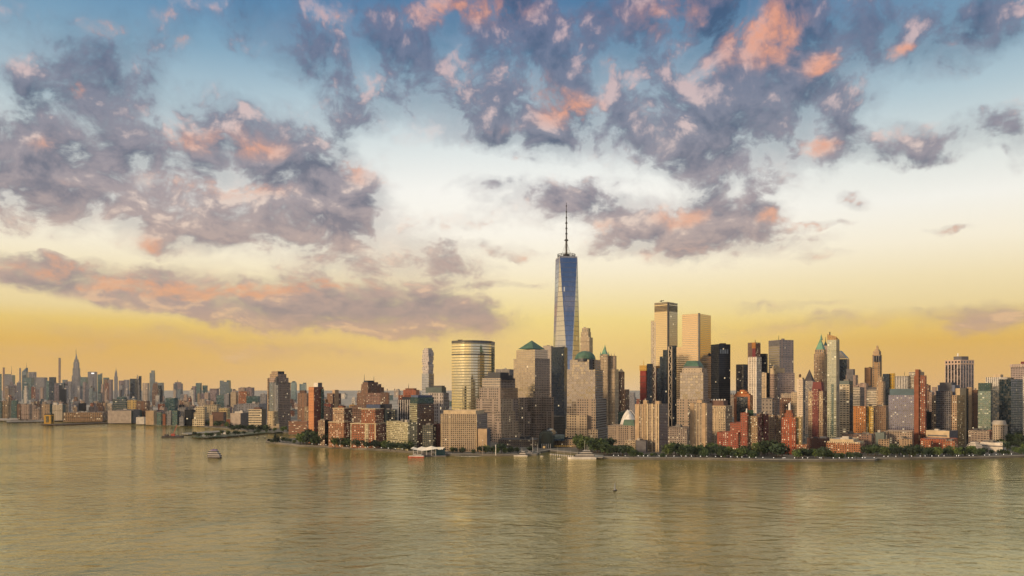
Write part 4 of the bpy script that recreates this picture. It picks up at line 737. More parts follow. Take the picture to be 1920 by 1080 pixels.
bld('pale_gridded_tower', 'pale grey gridded tower with overhanging cap cut by the right edge', 1700, [(1895, 1926, 1950, 688, fac((.36, .30, .30), w=.55, h=.55, lit=.01)), (1893.5, 1926, 1952, 682, fac((.46, .38, .34), w=.5, h=.4, lit=0), {'dD': -1, 'yb': 688, 'name': 'cap_band'}), (1914, 1932, 1944, 677.5, b_maroon, {'dD': 14, 'yb': 684, 'name': 'penthouse'})], units=0, fl=4, bay=4, cat='skyscraper')
bld('white_edge_slab', 'white gridded slab sliced by the right picture edge above trees', 1300, [(1918, 1934, 1940, 704, f_white)], units=0)
r = bld('mansard_building', 'low ornate white stone building with mansard roof among park trees', 1290, [(1858, 1884, 1889, 798, fac((.50, .43, .35), w=.4, h=.6, lit=.05), {'cornice': b_cream})], units=0)
ft, aa = corner(1858, 1884, 1889, 1290); pyramid(r, 'mansard_roof', 1859, 1883, 1888, 798, 789, 1292, roof_pale, aa, .8)
bld('banded_brick_block', 'low brick block with grey window bands behind white ziggurat museum', 1180, [(1815.5, 1855, 1861, 808, (fac((.30, .24, .20), w=.75, h=.42, lit=.08), f_brick))], units=3, fl=3.2, bay=4, roof=roof_pale)
def museum():
    D = 1105; root = empty('ziggurat_museum', tuple(at(1830, 0, D + 15).xy) + (LAND,), 'low white six-sided ziggurat museum with a long pale wing', 'museum'); k = D / F
    for i in range(6):
        r0 = (19.5 - i * 2.3) * k; c = at(1827, 0, D + 15); z0 = zt(845 - i * 2.6, D); b = MB()
        pts = [Vector((c.x + r0 * math.cos(2 * math.pi * q / 6 + .2), c.y + r0 * math.sin(2 * math.pi * q / 6 + .2))) for q in range(6)]
        b.prism(pts, z0 - (3 if i == 0 else 0), z0 + 1.25, cap=True); b.build('stepped_tier', b_white, root)
        b = MB(); b.prism([Vector((c.x, c.y)) + (p - Vector((c.x, c.y))) * .96 for p in pts], z0 + 1.2, z0 + 2.0, cap=True); b.build('window_band', b_grey, root)
    ft, _ = corner(1838, 1880, 1887, D + 18); b = MB(); b.prism(ft, LAND, zt(830.5, D + 18), bay=30, fl=30); b.build('wing', b_white, root)
    r_ = MB(); r_.face([(p.x, p.y, zt(830.5, D + 18) - .7) for p in ft]); r_.build('roof', roof_pale, root); rooftop(root, ft, zt(831.5, D + 18), .5, 5, 4, roof_grey)
    ft, _ = corner(1842, 1879, 1884, D + 17.2); b = MB(); b.prism(ft, zt(838, D + 17), zt(836, D + 17)); b.build('window_band', b_grey, root); FOOT.append((1835, D, root['label']))
museum()
r = bld('cream_top_block', 'cream flat-topped block behind red brick terrace below hotel', 1160, [(1736, 1780, 1796, 808, (b_cream, b_grey))], units=2, roof=roof_pale)
ft, aa = corner(1736, 1780, 1796, 1160); strips(r, 1736, 1780, 1160, aa, [(1740, 1776)], 819, 816.5, b_grey, 'window_band', .2)
r = bld('brick_terrace', 'low red brick terrace with two projecting wings among the trees', 1115, [(1726, 1785, 1796, 824, fac((.30, .09, .05), w=.45, h=.5, lit=.15)), (1726.5, 1745, 1749, 827, f_brick2, {'dD': -12}), (1768, 1790, 1795, 827, f_brick2, {'dD': -12})], units=3, roof=roof_grey, fl=2.6, bay=2.8)
bld('old_brownstone_tower', 'tan-grey old tower in the gap right of red slab', 1500, [(1730, 1747, 1752, 735, f_pink), (1732, 1742, 1745, 722, f_brown)], units=1)
bld('navy_block', 'dark navy lower block between red slab and tan hotel', 1290, [(1736, 1746, 1750, 772, f_black)], units=1)
# ------------------------------------------------------------------ left of the central group
r = bld('stacked_tower', 'slender white tower of irregular stacked glass boxes', 1900, [(791, 804, 813.5, 700, (fac((.36, .38, .42), w=.8, h=.6, lit=.04, met=.4, tint=(.7, .78, .88)), fac((.10, .13, .19), w=.85, h=.6, lit=.05, met=.3)))], units=0, fl=4, bay=4, cat='skyscraper')
gj = fac((.52, .48, .48), w=.6, h=.55, lit=.02, met=.3)
for i, (x0, xc, x1, y) in enumerate([(792.5, 803, 812, 693), (791.5, 804, 812.5, 688), (793, 803, 813, 682), (792, 802, 811, 677), (791.2, 804, 812, 672.5), (792.5, 804, 813.2, 668), (791.6, 803, 811.5, 664), (793.5, 803, 813.5, 660), (792.5, 803, 812, 656), (795, 803, 810, 652.5)]):
    ft, _ = corner(x0, xc, x1, 1899 + .4 * i); b = MB(); b.prism(ft, zt(y + 7, 1899), zt(y, 1899), cap=True, bay=5, fl=4); b.build('stacked_box', gj, r)
r = bld('dark_crown_tower', 'white striped tower under a dark green glass crown', 1400, [(803, 831, 841.5, 736.5, (fac((.46, .42, .40), w=.5, h=.75, lit=.02, glass=(.02, .02, .03)), f_grey)), (798, 828, 836.5, 726, b_teal, {'yb': 737, 'dD': 5, 'name': 'crown'}), (813, 828, 834, 723, b_navy, {'yb': 727, 'dD': 8, 'name': 'crown'})], units=0, fl=6, bay=3.2)
r = bld('red_civic_tower', 'orange-red brick tower with antenna behind white framed block', 1700, [(747, 772, 778, 741, f_brick), (756, 780, 786.5, 731, fac((.34, .12, .07), w=.4, h=.5, lit=.03)), (760, 776, 781, 728, b_brick)], units=0)
mast(r, 766, 729, 719, 1715, .7)
r = bld('white_framed_block', 'black glass block with bold white vertical frames', 1350, [(747, 768, 773, 749.5, fac((.62, .58, .56), w=.72, h=1.1, lit=0, glass=(.01, .012, .02), met=.05), {'bay': 4.2}), (754, 768, 772, 744.5, b_navy, {'name': 'penthouse'})], units=0)
r = bld('waterfront_glass_tower', 'tower of pale green glass and brown brick under teal top band', 1150, [(768, 782, 814, 757, (fac((.30, .30, .20), w=.8, h=.6, lit=.1, met=.3, tint=(.75, .8, .6)), fac((.10, .06, .055), w=.5, h=.5, lit=.1))), (769, 783, 813, 745, (f_teal, f_teal), {'name': 'top_band'}), (771, 784, 811, 741, b_blue, {'dD': 8, 'name': 'penthouse'}), (724.5, 765, 783, 792, (fac((.36, .34, .22), w=.62, h=.5, lit=.28, met=.2), fac((.36, .34, .22), w=.62, h=.5, lit=.2)), {'dD': -8, 'name': 'low_wing'})], units=2, fl=2.8, bay=2.8)
bld('dark_glass_block', 'low dark glass block beside the pale green glass wing', 1145, [(792, 812, 817, 797, fac((.05, .06, .065), w=.7, h=.6, lit=.1, met=.2))], units=3)
bld('maroon_block', 'dark maroon block between dark glass block and gridded concrete block', 1160, [(812, 825, 829, 795, fac((.09, .025, .035), w=.4, h=.4, lit=.02))], units=2)
r = bld('exchange_block', 'broad concrete block with fine window grid and pale parapet', 1125, [(826.5, 894, 914, 776.5, (fac((.38, .30, .22), w=.62, h=.66, lit=.012, glass=(.018, .012, .012)), fac((.30, .26, .24), w=.5, h=.5, lit=.02))), (831.5, 892, 908, 769.5, b_cream, {'dD': 6, 'name': 'parapet'}), (896, 913, 919.5, 804, (b_tan, b_grey), {'dD': -8, 'name': 'stair_block'})], units=0, fl=2.9, bay=2.9, roof=roof_pale)
strips(r, 826.5, 894, 1125, corner(826.5, 894, 914, 1125)[1], [(826.8, 828), (843, 844), (892.5, 893.8)], 850, 777, b_cream, 'pier', .4)
# dome-shouldered brick tower
r = bld('rounded_brick_tower', 'purple-brown brick tower with rounded shoulders and two masts', 1700, [(669, 688, 730, 737, (f_brown, f_brown)), (677, 690, 720, 726, f_brown), (677.5, 690, 715, 720, f_brown), (680, 690, 709, 716.5, b_brown), (682, 690, 702, 713.5, b_navy)], units=0)
mast(r, 683, 716, 702, 1705, .8); mast(r, 701, 716, 706, 1712, .8)
bld('gridded_brick_block', 'reddish gridded block in front of the rounded brick tower', 1600, [(687, 713, 716, 737, fac((.32, .19, .15), w=.5, h=.5, lit=.12)), (713, 728, 730.5, 736, f_brown, {'dD': -2})], units=2)
bld('low_dark_block', 'low block with dark window rows and yellow end, left of blue-grey penthouse', 1300, [(656, 686, 690, 760, (fac((.26, .16, .12), w=.6, h=.6, lit=.1), f_brown)), (655, 664, 666, 759, b_yel, {'dD': 8})], units=2)
bld('blue_grey_block', 'block with plain blue-grey penthouse behind brick and cream apartments', 1290, [(686, 713, 718, 766, f_navy), (687, 713, 716, 758.5, (b_blue, b_navy), {'name': 'penthouse'}), (714, 731, 735, 758, b_navy, {'dD': 8, 'name': 'penthouse'})], units=0)
bld('dark_teal_block', 'dark teal window block right of the brick and cream apartments', 1250, [(722, 741, 745, 768, fac((.04, .06, .07), w=.6, h=.6, lit=.08, met=.2))], units=3)
fbc = fac((.30, .105, .05), w=.5, h=.56, lit=.3)
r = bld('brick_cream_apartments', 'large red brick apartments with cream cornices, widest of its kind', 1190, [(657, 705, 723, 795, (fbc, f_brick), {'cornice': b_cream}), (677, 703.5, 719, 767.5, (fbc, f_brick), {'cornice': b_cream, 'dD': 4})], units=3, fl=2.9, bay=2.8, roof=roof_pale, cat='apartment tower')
aa = corner(657, 705, 723, 1190)[1]; strips(r, 657, 705, 1190, aa, [(657.3, 659), (684, 691), (702.5, 704.8)], 840, 795, fac((.50, .42, .28), w=.5, h=.5, lit=.15), 'pier', .5)
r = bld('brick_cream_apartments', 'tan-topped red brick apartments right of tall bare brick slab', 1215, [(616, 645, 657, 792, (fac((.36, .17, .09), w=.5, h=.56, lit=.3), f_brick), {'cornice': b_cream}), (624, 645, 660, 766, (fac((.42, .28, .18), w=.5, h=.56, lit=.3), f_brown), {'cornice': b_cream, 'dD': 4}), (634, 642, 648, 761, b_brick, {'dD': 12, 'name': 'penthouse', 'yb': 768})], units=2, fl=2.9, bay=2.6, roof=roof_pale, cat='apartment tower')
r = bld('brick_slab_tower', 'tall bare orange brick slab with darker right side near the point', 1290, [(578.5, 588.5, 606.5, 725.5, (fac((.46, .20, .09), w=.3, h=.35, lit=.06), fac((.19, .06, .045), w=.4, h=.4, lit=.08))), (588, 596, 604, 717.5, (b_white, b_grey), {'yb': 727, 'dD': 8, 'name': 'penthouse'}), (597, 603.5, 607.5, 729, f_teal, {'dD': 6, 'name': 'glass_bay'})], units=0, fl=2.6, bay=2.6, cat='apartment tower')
bld('dark_window_block', 'dark brown block with window bands right of tall brick slab', 1370, [(597, 618, 622, 763, fac((.12, .08, .08), w=.7, h=.5, lit=.06))], units=2)
r = bld('low_apartments', 'tan and dark low block at foot of tall brick slab', 1240, [(596.5, 609, 617, 788, (f_brown, f_black))], units=2); 
r = bld('brown_twin_tower', 'brown tower with low rooftop box, left of tall brick slab', 1600, [(558, 575, 578.5, 737, fac((.27, .16, .11), w=.5, h=.5, lit=.08)), (562, 572, 575, 732, b_brown), (571, 578, 580, 762, f_tan, {'dD': -6})], units=0, fl=2.8)
r = bld('brown_twin_tower', 'brown tower with tall rooftop box, right of tall brick slab', 1700, [(613, 624, 639.5, 737.5, (f_brown, fac((.15, .10, .10), w=.6, h=.5, lit=.05))), (623, 628, 635, 731, b_tan)], units=0, fl=2.8)
tank(bld('low_brick_block', 'low dark brick block with water tank beyond tall brick slab', 1500, [(606, 620, 624, 757, f_maroon)], units=1), 612, 755, 1505, 2.5, 5)
bld('low_brick_school', 'low brick building with pale window bands left of tall brick slab', 1560, [(541, 576, 580, 790, fac((.30, .13, .08), w=1.1, h=.4, lit=.1, glass=(.2, .16, .12), met=0))], units=3, roof=roof_pale)
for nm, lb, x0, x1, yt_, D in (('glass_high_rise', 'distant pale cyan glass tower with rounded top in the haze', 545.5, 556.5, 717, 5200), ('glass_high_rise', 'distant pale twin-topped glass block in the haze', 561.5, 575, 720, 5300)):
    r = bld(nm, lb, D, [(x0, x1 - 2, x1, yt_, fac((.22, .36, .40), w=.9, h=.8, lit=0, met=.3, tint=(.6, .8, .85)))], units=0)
    if nm and x0 < 550: pyramid(r, 'cap', x0 + 1, x1 - 3, x1 - 1, yt_, yt_ - 2.5, D + 5, b_teal, None, .5)
    else: pyramid(r, 'cap', 568, x1 - 2.5, x1 - .5, yt_, yt_ - 2.5, D + 5, b_teal, None, .95)
for i, px in enumerate((726, 740, 747)):
    c = empty('chimney_stack', (at(px, 0, 4200).x, 4200, LAND), ('leftmost of three far chimneys, beside the brick block', 'middle one of three far thin chimneys', 'rightmost of three far thin chimneys')[i], 'chimney')
    b = MB(); b.tube(at(px, 745, 4200), at(px, 729, 4200), 3.2, 2.4, 8); b.build('shaft', b_pale, c); b = MB(); b.tube(at(px, 730.4, 4200), at(px, 729.2, 4200), 2.9, n=8); b.build('cap_band', b_grey, c)
# rounded stone tower by the river
r = bld('rounded_top_tower', 'big stone and blue glass tower with stepped rounded top, above the cove', 1830, [(501.5, 522, 545, 717, (fac((.12, .15, .19), w=.85, h=.7, lit=.02, met=.35, tint=(.6, .72, .85)), fac((.33, .25, .20), w=.5, h=.55, lit=.03))), (503, 522, 541, 708, (f_pink, f_pink)), (506, 521, 537, 701, (f_tan, f_pink)), (509, 521, 533, 696, (f_tan, b_navy)), (501, 503, 505, 709, f_tan, {'dD': -3, 'name': 'corner_pier'})], units=0, fl=4, bay=4, cat='skyscraper')
strips(r, 501.5, 522, 1830, corner(501.5, 522, 545, 1830)[1], [(512, 521.5)], 790, 719, fac((.30, .32, .36), w=1.1, h=.6, lit=.01, met=.3, glass=(.01, .02, .05)), 'glass_bay', .6); strips(r, 501.5, 522, 1830, corner(501.5, 522, 545, 1830)[1], [(517.5, 521)], 722, 706, b_navy, 'dark_slot', 1.2)
r = empty('rounded_block', tuple(at(512, 0, 1810).xy) + (LAND,), 'small pale rounded block in front of the rounded top tower', 'building'); cyl(r, 'wall', 503.5, 521, None, 771, 1790, fac((.52, .42, .26), w=.5, h=.55, lit=.04), fl=4, bay=4); FOOT.append((512, 1790, r['label']))
bld('low_gate_house', 'low cream building with twin end blocks below pale rounded block', 1765, [(500, 521, 524, 800, b_cream), (500, 505, 506.5, 795, b_cream, {'dD': -3}), (518, 523, 524.5, 795, b_cream, {'dD': -3})], units=0, roof=roof_pale)
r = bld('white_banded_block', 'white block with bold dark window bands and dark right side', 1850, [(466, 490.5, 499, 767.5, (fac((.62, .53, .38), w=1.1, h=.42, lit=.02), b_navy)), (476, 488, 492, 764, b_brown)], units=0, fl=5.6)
# ------------------------------------------------------------------ the far shore on the left
f_far = dict(lit=.02)
h_teal = fac((.05, .12, .14), w=.85, h=.7, lit=.0, met=.2, tint=(.4, .6, .66), glass=(.01, .04, .05)); h_blue = fac((.10, .15, .2), w=.85, h=.7, lit=.0, met=.3, tint=(.5, .65, .8))
h_grey = fac((.22, .225, .26), w=.5, h=.6, lit=.01); h_mauve = fac((.22, .175, .20), w=.5, h=.55, lit=.01); h_cream = fac((.44, .37, .30), w=.5, h=.55, lit=.02)
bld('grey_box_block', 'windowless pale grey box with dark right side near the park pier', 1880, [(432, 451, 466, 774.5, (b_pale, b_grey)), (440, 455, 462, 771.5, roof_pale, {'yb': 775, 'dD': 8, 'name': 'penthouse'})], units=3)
bld('brown_box_block', 'plain brown box block left of the windowless grey box', 1900, [(397, 419, 425, 773, (b_brown, fac((.1, .07, .07), w=.4, h=.4))), (393, 399, 402, 778, b_tan, {'dD': -3})], units=3)
bld('small_brick_block', 'small orange brick block squeezed between brown and grey boxes', 1905, [(424, 431.5, 433, 786, b_brick)], units=1)
r = bld('cream_stepped_block', 'cream stepped block with bold pale window frames by the shore', 1915, [(361, 383, 394, 786, (fac((.52, .44, .30), w=.6, h=.6, lit=.05), f_grey)), (363.5, 383, 391, 774, fac((.52, .44, .30), w=.6, h=.6, lit=.05)), (367, 383, 388, 762.5, fac((.52, .44, .30), w=.6, h=.6, lit=.05))], units=1, fl=5, bay=5)
for x0, x1, y, m_, lb, D in ((294, 305, 773, h_teal, 'small teal glass block left of a grey shore block', 1960), (323, 336, 770, h_teal, 'dark teal shore block left of a pale grey one', 1950), (335, 353, 764, h_grey, 'pale grey slab among teal blocks on the far shore', 1960), (346, 364, 768, f_black, 'dark navy block left of the cream stepped block', 1950),
        (273, 294, 770, b_tan, 'plain tan box with sunlit front on the far shore', 1990), (305, 312, 776, b_brick, 'narrow red block among teal shore blocks', 1955), (311, 324, 771, h_grey, 'grey low shore block beside the narrow red block', 1958), (336, 347, 782, h_grey, 'low grey block in front of pale grey slab', 1940)):
    bld('shore_block', lb, D, [(x0, x0 + (x1 - x0) * .72, x1, y, m_)], units=1, fl=4, bay=4)
bld('brown_warehouse', 'wide brown gridded warehouse right of a pale yellow block', 2150, [(256, 275, 281, 752, f_brown)], units=3, fl=4, bay=4)
bld('yellow_grid_block', 'pale yellow block with bright square window grid', 2160, [(239, 255, 258, 750, fac((.58, .42, .16), w=.55, h=.55, lit=.1))], units=2, fl=4.5, bay=4.5)
bld('teal_banded_block', 'dark teal banded block with small rooftop tower left of yellow block', 2180, [(211, 236, 241, 748, fac((.03, .07, .08), w=1.1, h=.5, lit=.02, met=.2)), (219, 233, 238, 744, h_teal), (224.5, 227, 228, 731, b_grey, {'dD': 10, 'name': 'roof_mast'})], units=0, fl=5)
bld('grey_shed', 'big grey windowless shed with teal right end on the shore', 2080, [(202, 246, 266, 770, (b_pale, b_teal)), (218, 250, 262, 768, b_grey, {'dD': 8})], units=2, roof=roof_pale)
bld('slope_roof_hall', 'small white hall with sloped roof right of the grey shed', 2020, [(255, 270, 273, 782, b_white)], units=1)
r = bld('pier_warehouse', 'long low tan-orange pier warehouse with lit ground floor', 2200, [(119, 192, 202, 773, (fac((.36, .23, .13), w=.5, h=.5, lit=.12), f_brown))], units=6, fl=4, bay=5)
bld('round_pale_towers', 'pale cream block with rounded bays behind the yellow pier tower', 2250, [(98, 117, 123, 759, (fac((.5, .44, .34), w=.3, h=.5, lit=.02), h_teal)), (100, 107, 109, 755, b_white, {'name': 'penthouse'}), (110, 116, 118, 757, b_white, {'name': 'penthouse'})], units=0)
for x0, x1, y, m_, lb, D in ((78, 98, 758, (f_tan, h_teal), 'tan block with dark teal side left of round pale towers', 2260), (21, 34.5, 750.5, h_teal, 'dark teal block standing near the left picture edge', 2350), (-4, 4.5, 753, h_teal, 'teal block cut off by the left picture edge', 2340), (4, 20, 751.5, f_tan, 'tan block beside the teal block at left edge', 2360),
        (32, 39, 758, f_brown, 'narrow brown block right of dark teal block', 2330), (39, 60, 758, f_pink, 'striped low pinkish block behind the left piers', 2330), (147, 162, 756, f_black, 'dark blue box behind the long pier warehouse', 2400), (166, 184, 763, f_pink, 'pale low pink block behind pier warehouse roof', 2420), (60, 78, 766, f_pink, 'low pinkish terrace with white windows left of tan block', 2300)):
    bld('shore_block', lb, D, [(x0, x0 + (x1 - x0) * .75, x1, y, m_)], units=2, fl=4, bay=4.5)
# ventilation tower on its pier
r = bld('yellow_pier_tower', 'yellow brick ventilation tower standing alone on a long thin pier', 2015, [(82.5, 95, 101.5, 778, (plain('yellow_brick', (.50, .30, .05), .9), plain('yellow_brick', (.50, .30, .05), .9))), (83, 95, 101, 776, steel, {'dD': 1, 'name': 'roof_rim'})], units=2, roof=steel)
aa = corner(82.5, 95, 101.5, 2015)[1]; strips(r, 82.5, 95, 2015, aa, [(86, 91)], 792, 780, fac((.16, .13, .05), w=.8, h=.6, lit=0), 'louvre'); 
ft, _ = corner(83, 95, 101, 2015); b = MB(); e = (ft[2] - ft[1]); n_ = Vector((math.cos(aa), -math.sin(aa))); p0, p1 = ft[1] + e * .35 + n_ * 1, ft[1] + e * .7 + n_ * 1; b.prism([p0, p1, p1 - n_, p0 - n_], zt(792, 2015), zt(780, 2015), cap=True); b.build('louvre', fac((.16, .13, .05), w=.8, h=.6, lit=0), r)
wood = plain('pier_wood', (.075, .055, .04), .95, var=.35, scale=.3); conc = plain('pier_concrete', (.26, .25, .22), .9, var=.25, scale=.1)
def pier(label, pts, h=2.6, m_=conc, name='pier'):
    w = [(X(px) * gY(py), gY(py)) for px, py in pts]; cx = sum(p[0] for p in w) / len(w); cy = sum(p[1] for p in w) / len(w)
    root = empty(name, (cx, cy, 0), label, 'pier')
    o = sheet('deck', [(x - cx, y - cy) for x, y in w], h, m_, 1.2); o.parent = root
    nb = 0; b = None
    for i in range(len(w)):
        a, c = Vector(w[i]), Vector(w[(i + 1) % len(w)]); n = max(1, int((c - a).length / 9))
        for k in range(n):
            if nb >= 60: break
            q = a.lerp(c, (k + .5) / n); q = q.lerp(Vector((cx, cy)), .03); b = MB(); b.tube((q.x, q.y, -.6), (q.x, q.y, h - .9), .5, n=5); b.build('pile', wood, root); nb += 1
    return root
pier('long thin timber pier reaching out to the yellow tower', [(76, 798), (104, 798.8), (200, 795), (272, 793.4), (270, 792.6), (200, 793.6), (108, 796.4), (76, 796.8)], 3.2, wood)
pier('low grey pier with flat sheds at the far left edge', [(-20, 790), (32, 790.6), (36, 788.4), (-20, 788)], 3.4)
pier('long concrete pier with pale sheds left of the yellow tower', [(12, 793.8), (78, 792.4), (140, 789.4), (138, 787.9), (70, 789.6), (12, 791.6)], 3.4)
bld('pier_shed', 'low white shed with red end on the leftmost pier', gY(789), [(-8, 33, 35, 785, b_white)], units=1, roof=roof_pale)
bld('pier_shed', 'long grey shed on the concrete pier, left end', gY(791.8), [(18, 60, 62, 788, b_pale)], units=2, roof=roof_grey)
bld('pier_shed', 'long low shed on the concrete pier beside yellow tower', gY(790.6), [(63, 80, 82, 787, b_pale)], units=1, roof=roof_pale)
bld('pier_shed', 'low teal-grey shed on the shoreward end of concrete pier', gY(788.8), [(104, 136, 138, 784.5, fac((.22, .26, .25), w=.6, h=.5, lit=.1))], units=1, roof=roof_pale)
m_, n = mat('pier_lawn'); o = n.new('ShaderNodeOutputMaterial'); p_ = n.new('ShaderNodeBsdfPrincipled'); t = n.new('ShaderNodeTexCoord')
n.l.new(n.mix(n.mr(n.noise(t.outputs['Object'], .06, 4, .6), .50, .58), (.035, .06, .02, 1), (.22, .21, .18, 1)), p_.inputs['Base Color']); p_.inputs['Roughness'].default_value = .95; n.l.new(p_.outputs[0], o.inputs[0]); grass_m = m_
pier('grassy park pier with trees and white pavilions', [(357, 820.5), (372, 823.6), (392, 823.2), (440, 820), (500, 814), (530, 812.2), (500, 811.6), (440, 812.4), (424, 814.6), (372, 817.6)], 3., grass_m)
pier('narrow bare concrete pier beside the park pier', [(340, 815.5), (352, 817), (410, 812.6), (425, 810.4), (418, 809.4), (352, 813.8)], 3.)
for i, (px, py) in enumerate(((383, 821), (391, 820.8), (402, 820), (414, 817.8), (422, 817))):
    D = gY(py); r = empty('pavilion', (at(px, 0, D).x, D, 3), ('leftmost white pavilion on the park pier', 'second white pavilion from the left end of park pier', 'middle white pavilion among park pier trees', 'fourth white pavilion along the park pier', 'white pavilion nearest shore on the park pier')[i], 'pavilion')
    b = MB(); b.box((at(px, 0, D).x, D, 3), 6, 4, 3); b.build('wall', white_m, r); b = MB(); b.prism([Vector((at(px, 0, D).x + sx * 3.6, D + sy * 2.6)) for sx, sy in ((-1, -1), (1, -1), (1, 1), (-1, 1))], 6, 7.6, scale=.1, cap=True); b.build('roof', roof_pale, r)
# ------------------------------------------------------------------ midtown
D = 7300
r = bld('setback_spire_tower', 'tall grey setback tower with a needle spire on far skyline', D, [(134.5, 147, 151.5, 704, h_grey), (136, 147, 150.5, 690, h_grey), (137.5, 146, 149, 679, h_grey), (139, 145, 147.5, 674, h_grey)], units=0, fl=8, bay=8, cat='skyscraper')
pyramid(r, 'mast_base', 140.5, 143.5, 145.5, 674, 664, D + 40, h_grey, None, .3); mast(r, 142.6, 666, 654, D + 60, 3.2, 'spire')
bld('pencil_tower', 'extremely slim square tower left of the setback spire tower', 7800, [(109.5, 112.8, 114, 671, fac((.30, .22, .18), w=.5, h=.5, lit=0))], units=0, fl=16, bay=9, cat='skyscraper')
r = bld('pointed_crown_tower', 'slender grey tower with pointed crown and thin spire', 7600, [(214, 219.5, 221, 706, h_grey), (215, 219, 220, 700, h_grey)], units=0, cat='skyscraper'); pyramid(r, 'crown', 215.2, 218.6, 220, 700, 693, 7620, h_grey, None, .15); mast(r, 217.6, 694, 689, 7630, 2)
r = bld('slanted_glass_tower', 'grey glass tower with slanted top and thin mast', 7200, [(41, 49, 52.5, 697, h_blue)], units=0, cat='skyscraper'); ft, aa = corner(41, 49, 52.5, 7200)
b = MB(); A_, C_, B_, E_ = ft; z0, z1 = zt(697.1, 7200), zt(689.5, 7200); b.face([(*A_, z0), (*C_, z0), (*C_, z1)]); b.face([(*C_, z0), (*B_, z0), (*B_, z1), (*C_, z1)]); b.face([(*A_, z0), (*C_, z1), (*B_, z1), (*E_, z0)]); b.build('slanted_crown', h_blue, r); mast(r, 49.5, 692, 680, 7220, 2)
r = bld('sign_topped_slab', 'broad grey slab with a lit white sign along its top', 7100, [(164.5, 179, 182.5, 697, h_grey)], units=0, cat='skyscraper'); strips(r, 164.5, 179, 7100, corner(164.5, 179, 182.5, 7100)[1], [(171.5, 176.5)], 701, 699, plain('lit_sign', (.9, .9, .9), .5, emit=(1, .95, .9, 1), es=1.1), 'sign_panel', 4)
r = bld('mast_topped_tower', 'blocky teal-topped tower carrying a tall thin mast near left edge', 7000, [(8, 23, 28.5, 703, (h_grey, h_teal)), (9, 18, 21, 701.5, h_teal)], units=0, cat='skyscraper'); mast(r, 21.7, 702, 686, 7030, 2.2)
FARB = [(-1, 3, 701, h_teal, 'teal sliver tower at the very left edge of far skyline', 6200), (5, 9, 689, fac((.28, .17, .12), w=.5, h=.5, lit=0), 'thin brown tower rising above the far left skyline', 7600), (36, 39.3, 690, h_grey, 'very thin grey tower left of the slanted glass tower', 7700), (53, 68.5, 697.5, h_grey, 'broad pale flat-topped tower right of slanted glass tower', 7300), (44, 64, 708, h_teal, 'dark green glass block in front of slanted glass tower', 6600),
 (67, 89, 707.5, h_grey, 'wide grey pair-like slab left of dark teal towers', 6900), (86.5, 94, 714, h_teal, 'teal slab just left of a dark teal ridged tower', 6200), (92, 105.5, 707, f_navy, 'dark teal tower with ridged top left of the pencil tower', 6100), (106, 119, 706 + 12, h_grey, 'grey block at the foot of the pencil tower', 6300), (117, 127, 712, h_blue, 'blue-grey slab right of the pencil tower', 6500), (126, 135, 715, h_grey, 'short grey block touching left of setback spire tower', 6000), (110, 119, 719.5, h_blue, 'white-edged glass block in front of pencil tower', 5400), (119.5, 127.5, 717, f_navy, 'dark paired slab left of the setback spire tower base', 5300),
 (151, 165, 707, h_teal, 'teal block between setback spire tower and sign-topped slab', 6900), (167, 176.5, 713.5, h_grey, 'light slab standing in front of the sign-topped slab', 5900), (183, 191.5, 702, h_teal, 'teal tower right of the sign-topped slab', 6600), (188, 192, 700, h_grey, 'thin grey tower behind teal tower right of sign slab', 7400), (193.5, 205, 708, h_teal, 'dark teal slab left of the pointed crown tower', 6500), (200, 212, 711.5, h_mauve, 'mauve stepped tower left of pointed crown tower', 5900), (222.5, 234, 713.5, h_mauve, 'mauve block right of the pointed crown tower', 6800), (232, 243, 712, h_grey, 'grey slab beside a dark teal slab', 7000),
 (243.5, 256.5, 710, f_navy, 'bold dark teal slab left of a pale spired tower', 6000), (260, 265.5, 705, f_navy, 'dark narrow slab right of a pale spired tower', 6100), (267, 280, 718, h_cream, 'pale low block right of the dark narrow slab', 6000), (296, 307.5, 717.5, h_blue, 'flat blue-grey block right of blue glass tower', 6000), (291, 295, 716, h_grey, 'thin grey block touching the blue glass tower', 6300), (367, 378.5, 718, h_teal, 'dark teal block on the far middle-left skyline', 5600), (379.5, 389.5, 722.5, h_teal, 'small dark teal block, lower right neighbour of another teal block', 5600), (360, 368, 724, h_mauve, 'mauve narrow block left of two dark teal blocks', 5500), (393, 411, 728.5, h_mauve, 'low mauve block left of blue-grey waterfront tower', 5000)]
for x0, x1, y, m_, lb, D in FARB: bld('skyline_tower', lb, D, [(x0, x0 + (x1 - x0) * .72, x1, y, m_)], units=0, fl=9, bay=9, cat='skyscraper')
r = bld('pale_spired_tower', 'pale cream tower with pyramid spire between two dark slabs', 6050, [(252.5, 259.5, 261.5, 722, h_cream), (254.5, 259, 260.5, 712, h_cream)], units=0, cat='skyscraper'); pyramid(r, 'spire', 255, 258.6, 260, 712, 701.5, 6080, h_cream, None, .05)
r = bld('blue_glass_tower', 'blue glass tower with stepped top alone on far skyline', 5600, [(280.5, 288.5, 291, 699, h_blue), (283.5, 288, 290.5, 694.5, h_blue)], units=0, fl=9, bay=9, cat='skyscraper')
r = bld('mauve_crowned_block', 'mauve block with small spiked crown on far middle-left skyline', 5800, [(325, 339, 343, 719, h_mauve), (328, 337, 340, 716.5, h_mauve)], units=0); mast(r, 333, 717, 713, 5820, 3)
r = bld('notched_glass_tower', 'blue-grey glass tower with notched dark top behind the shore blocks', 3000, [(412, 429, 433, 716, (h_blue, h_teal)), (412, 418, 420, 713.5, h_blue, {'dD': 0.8}), (425, 429, 432.6, 713, h_teal, {'dD': 1.2}), (406, 421, 425, 741, h_teal, {'dD': -60})], units=0, fl=5, bay=5)
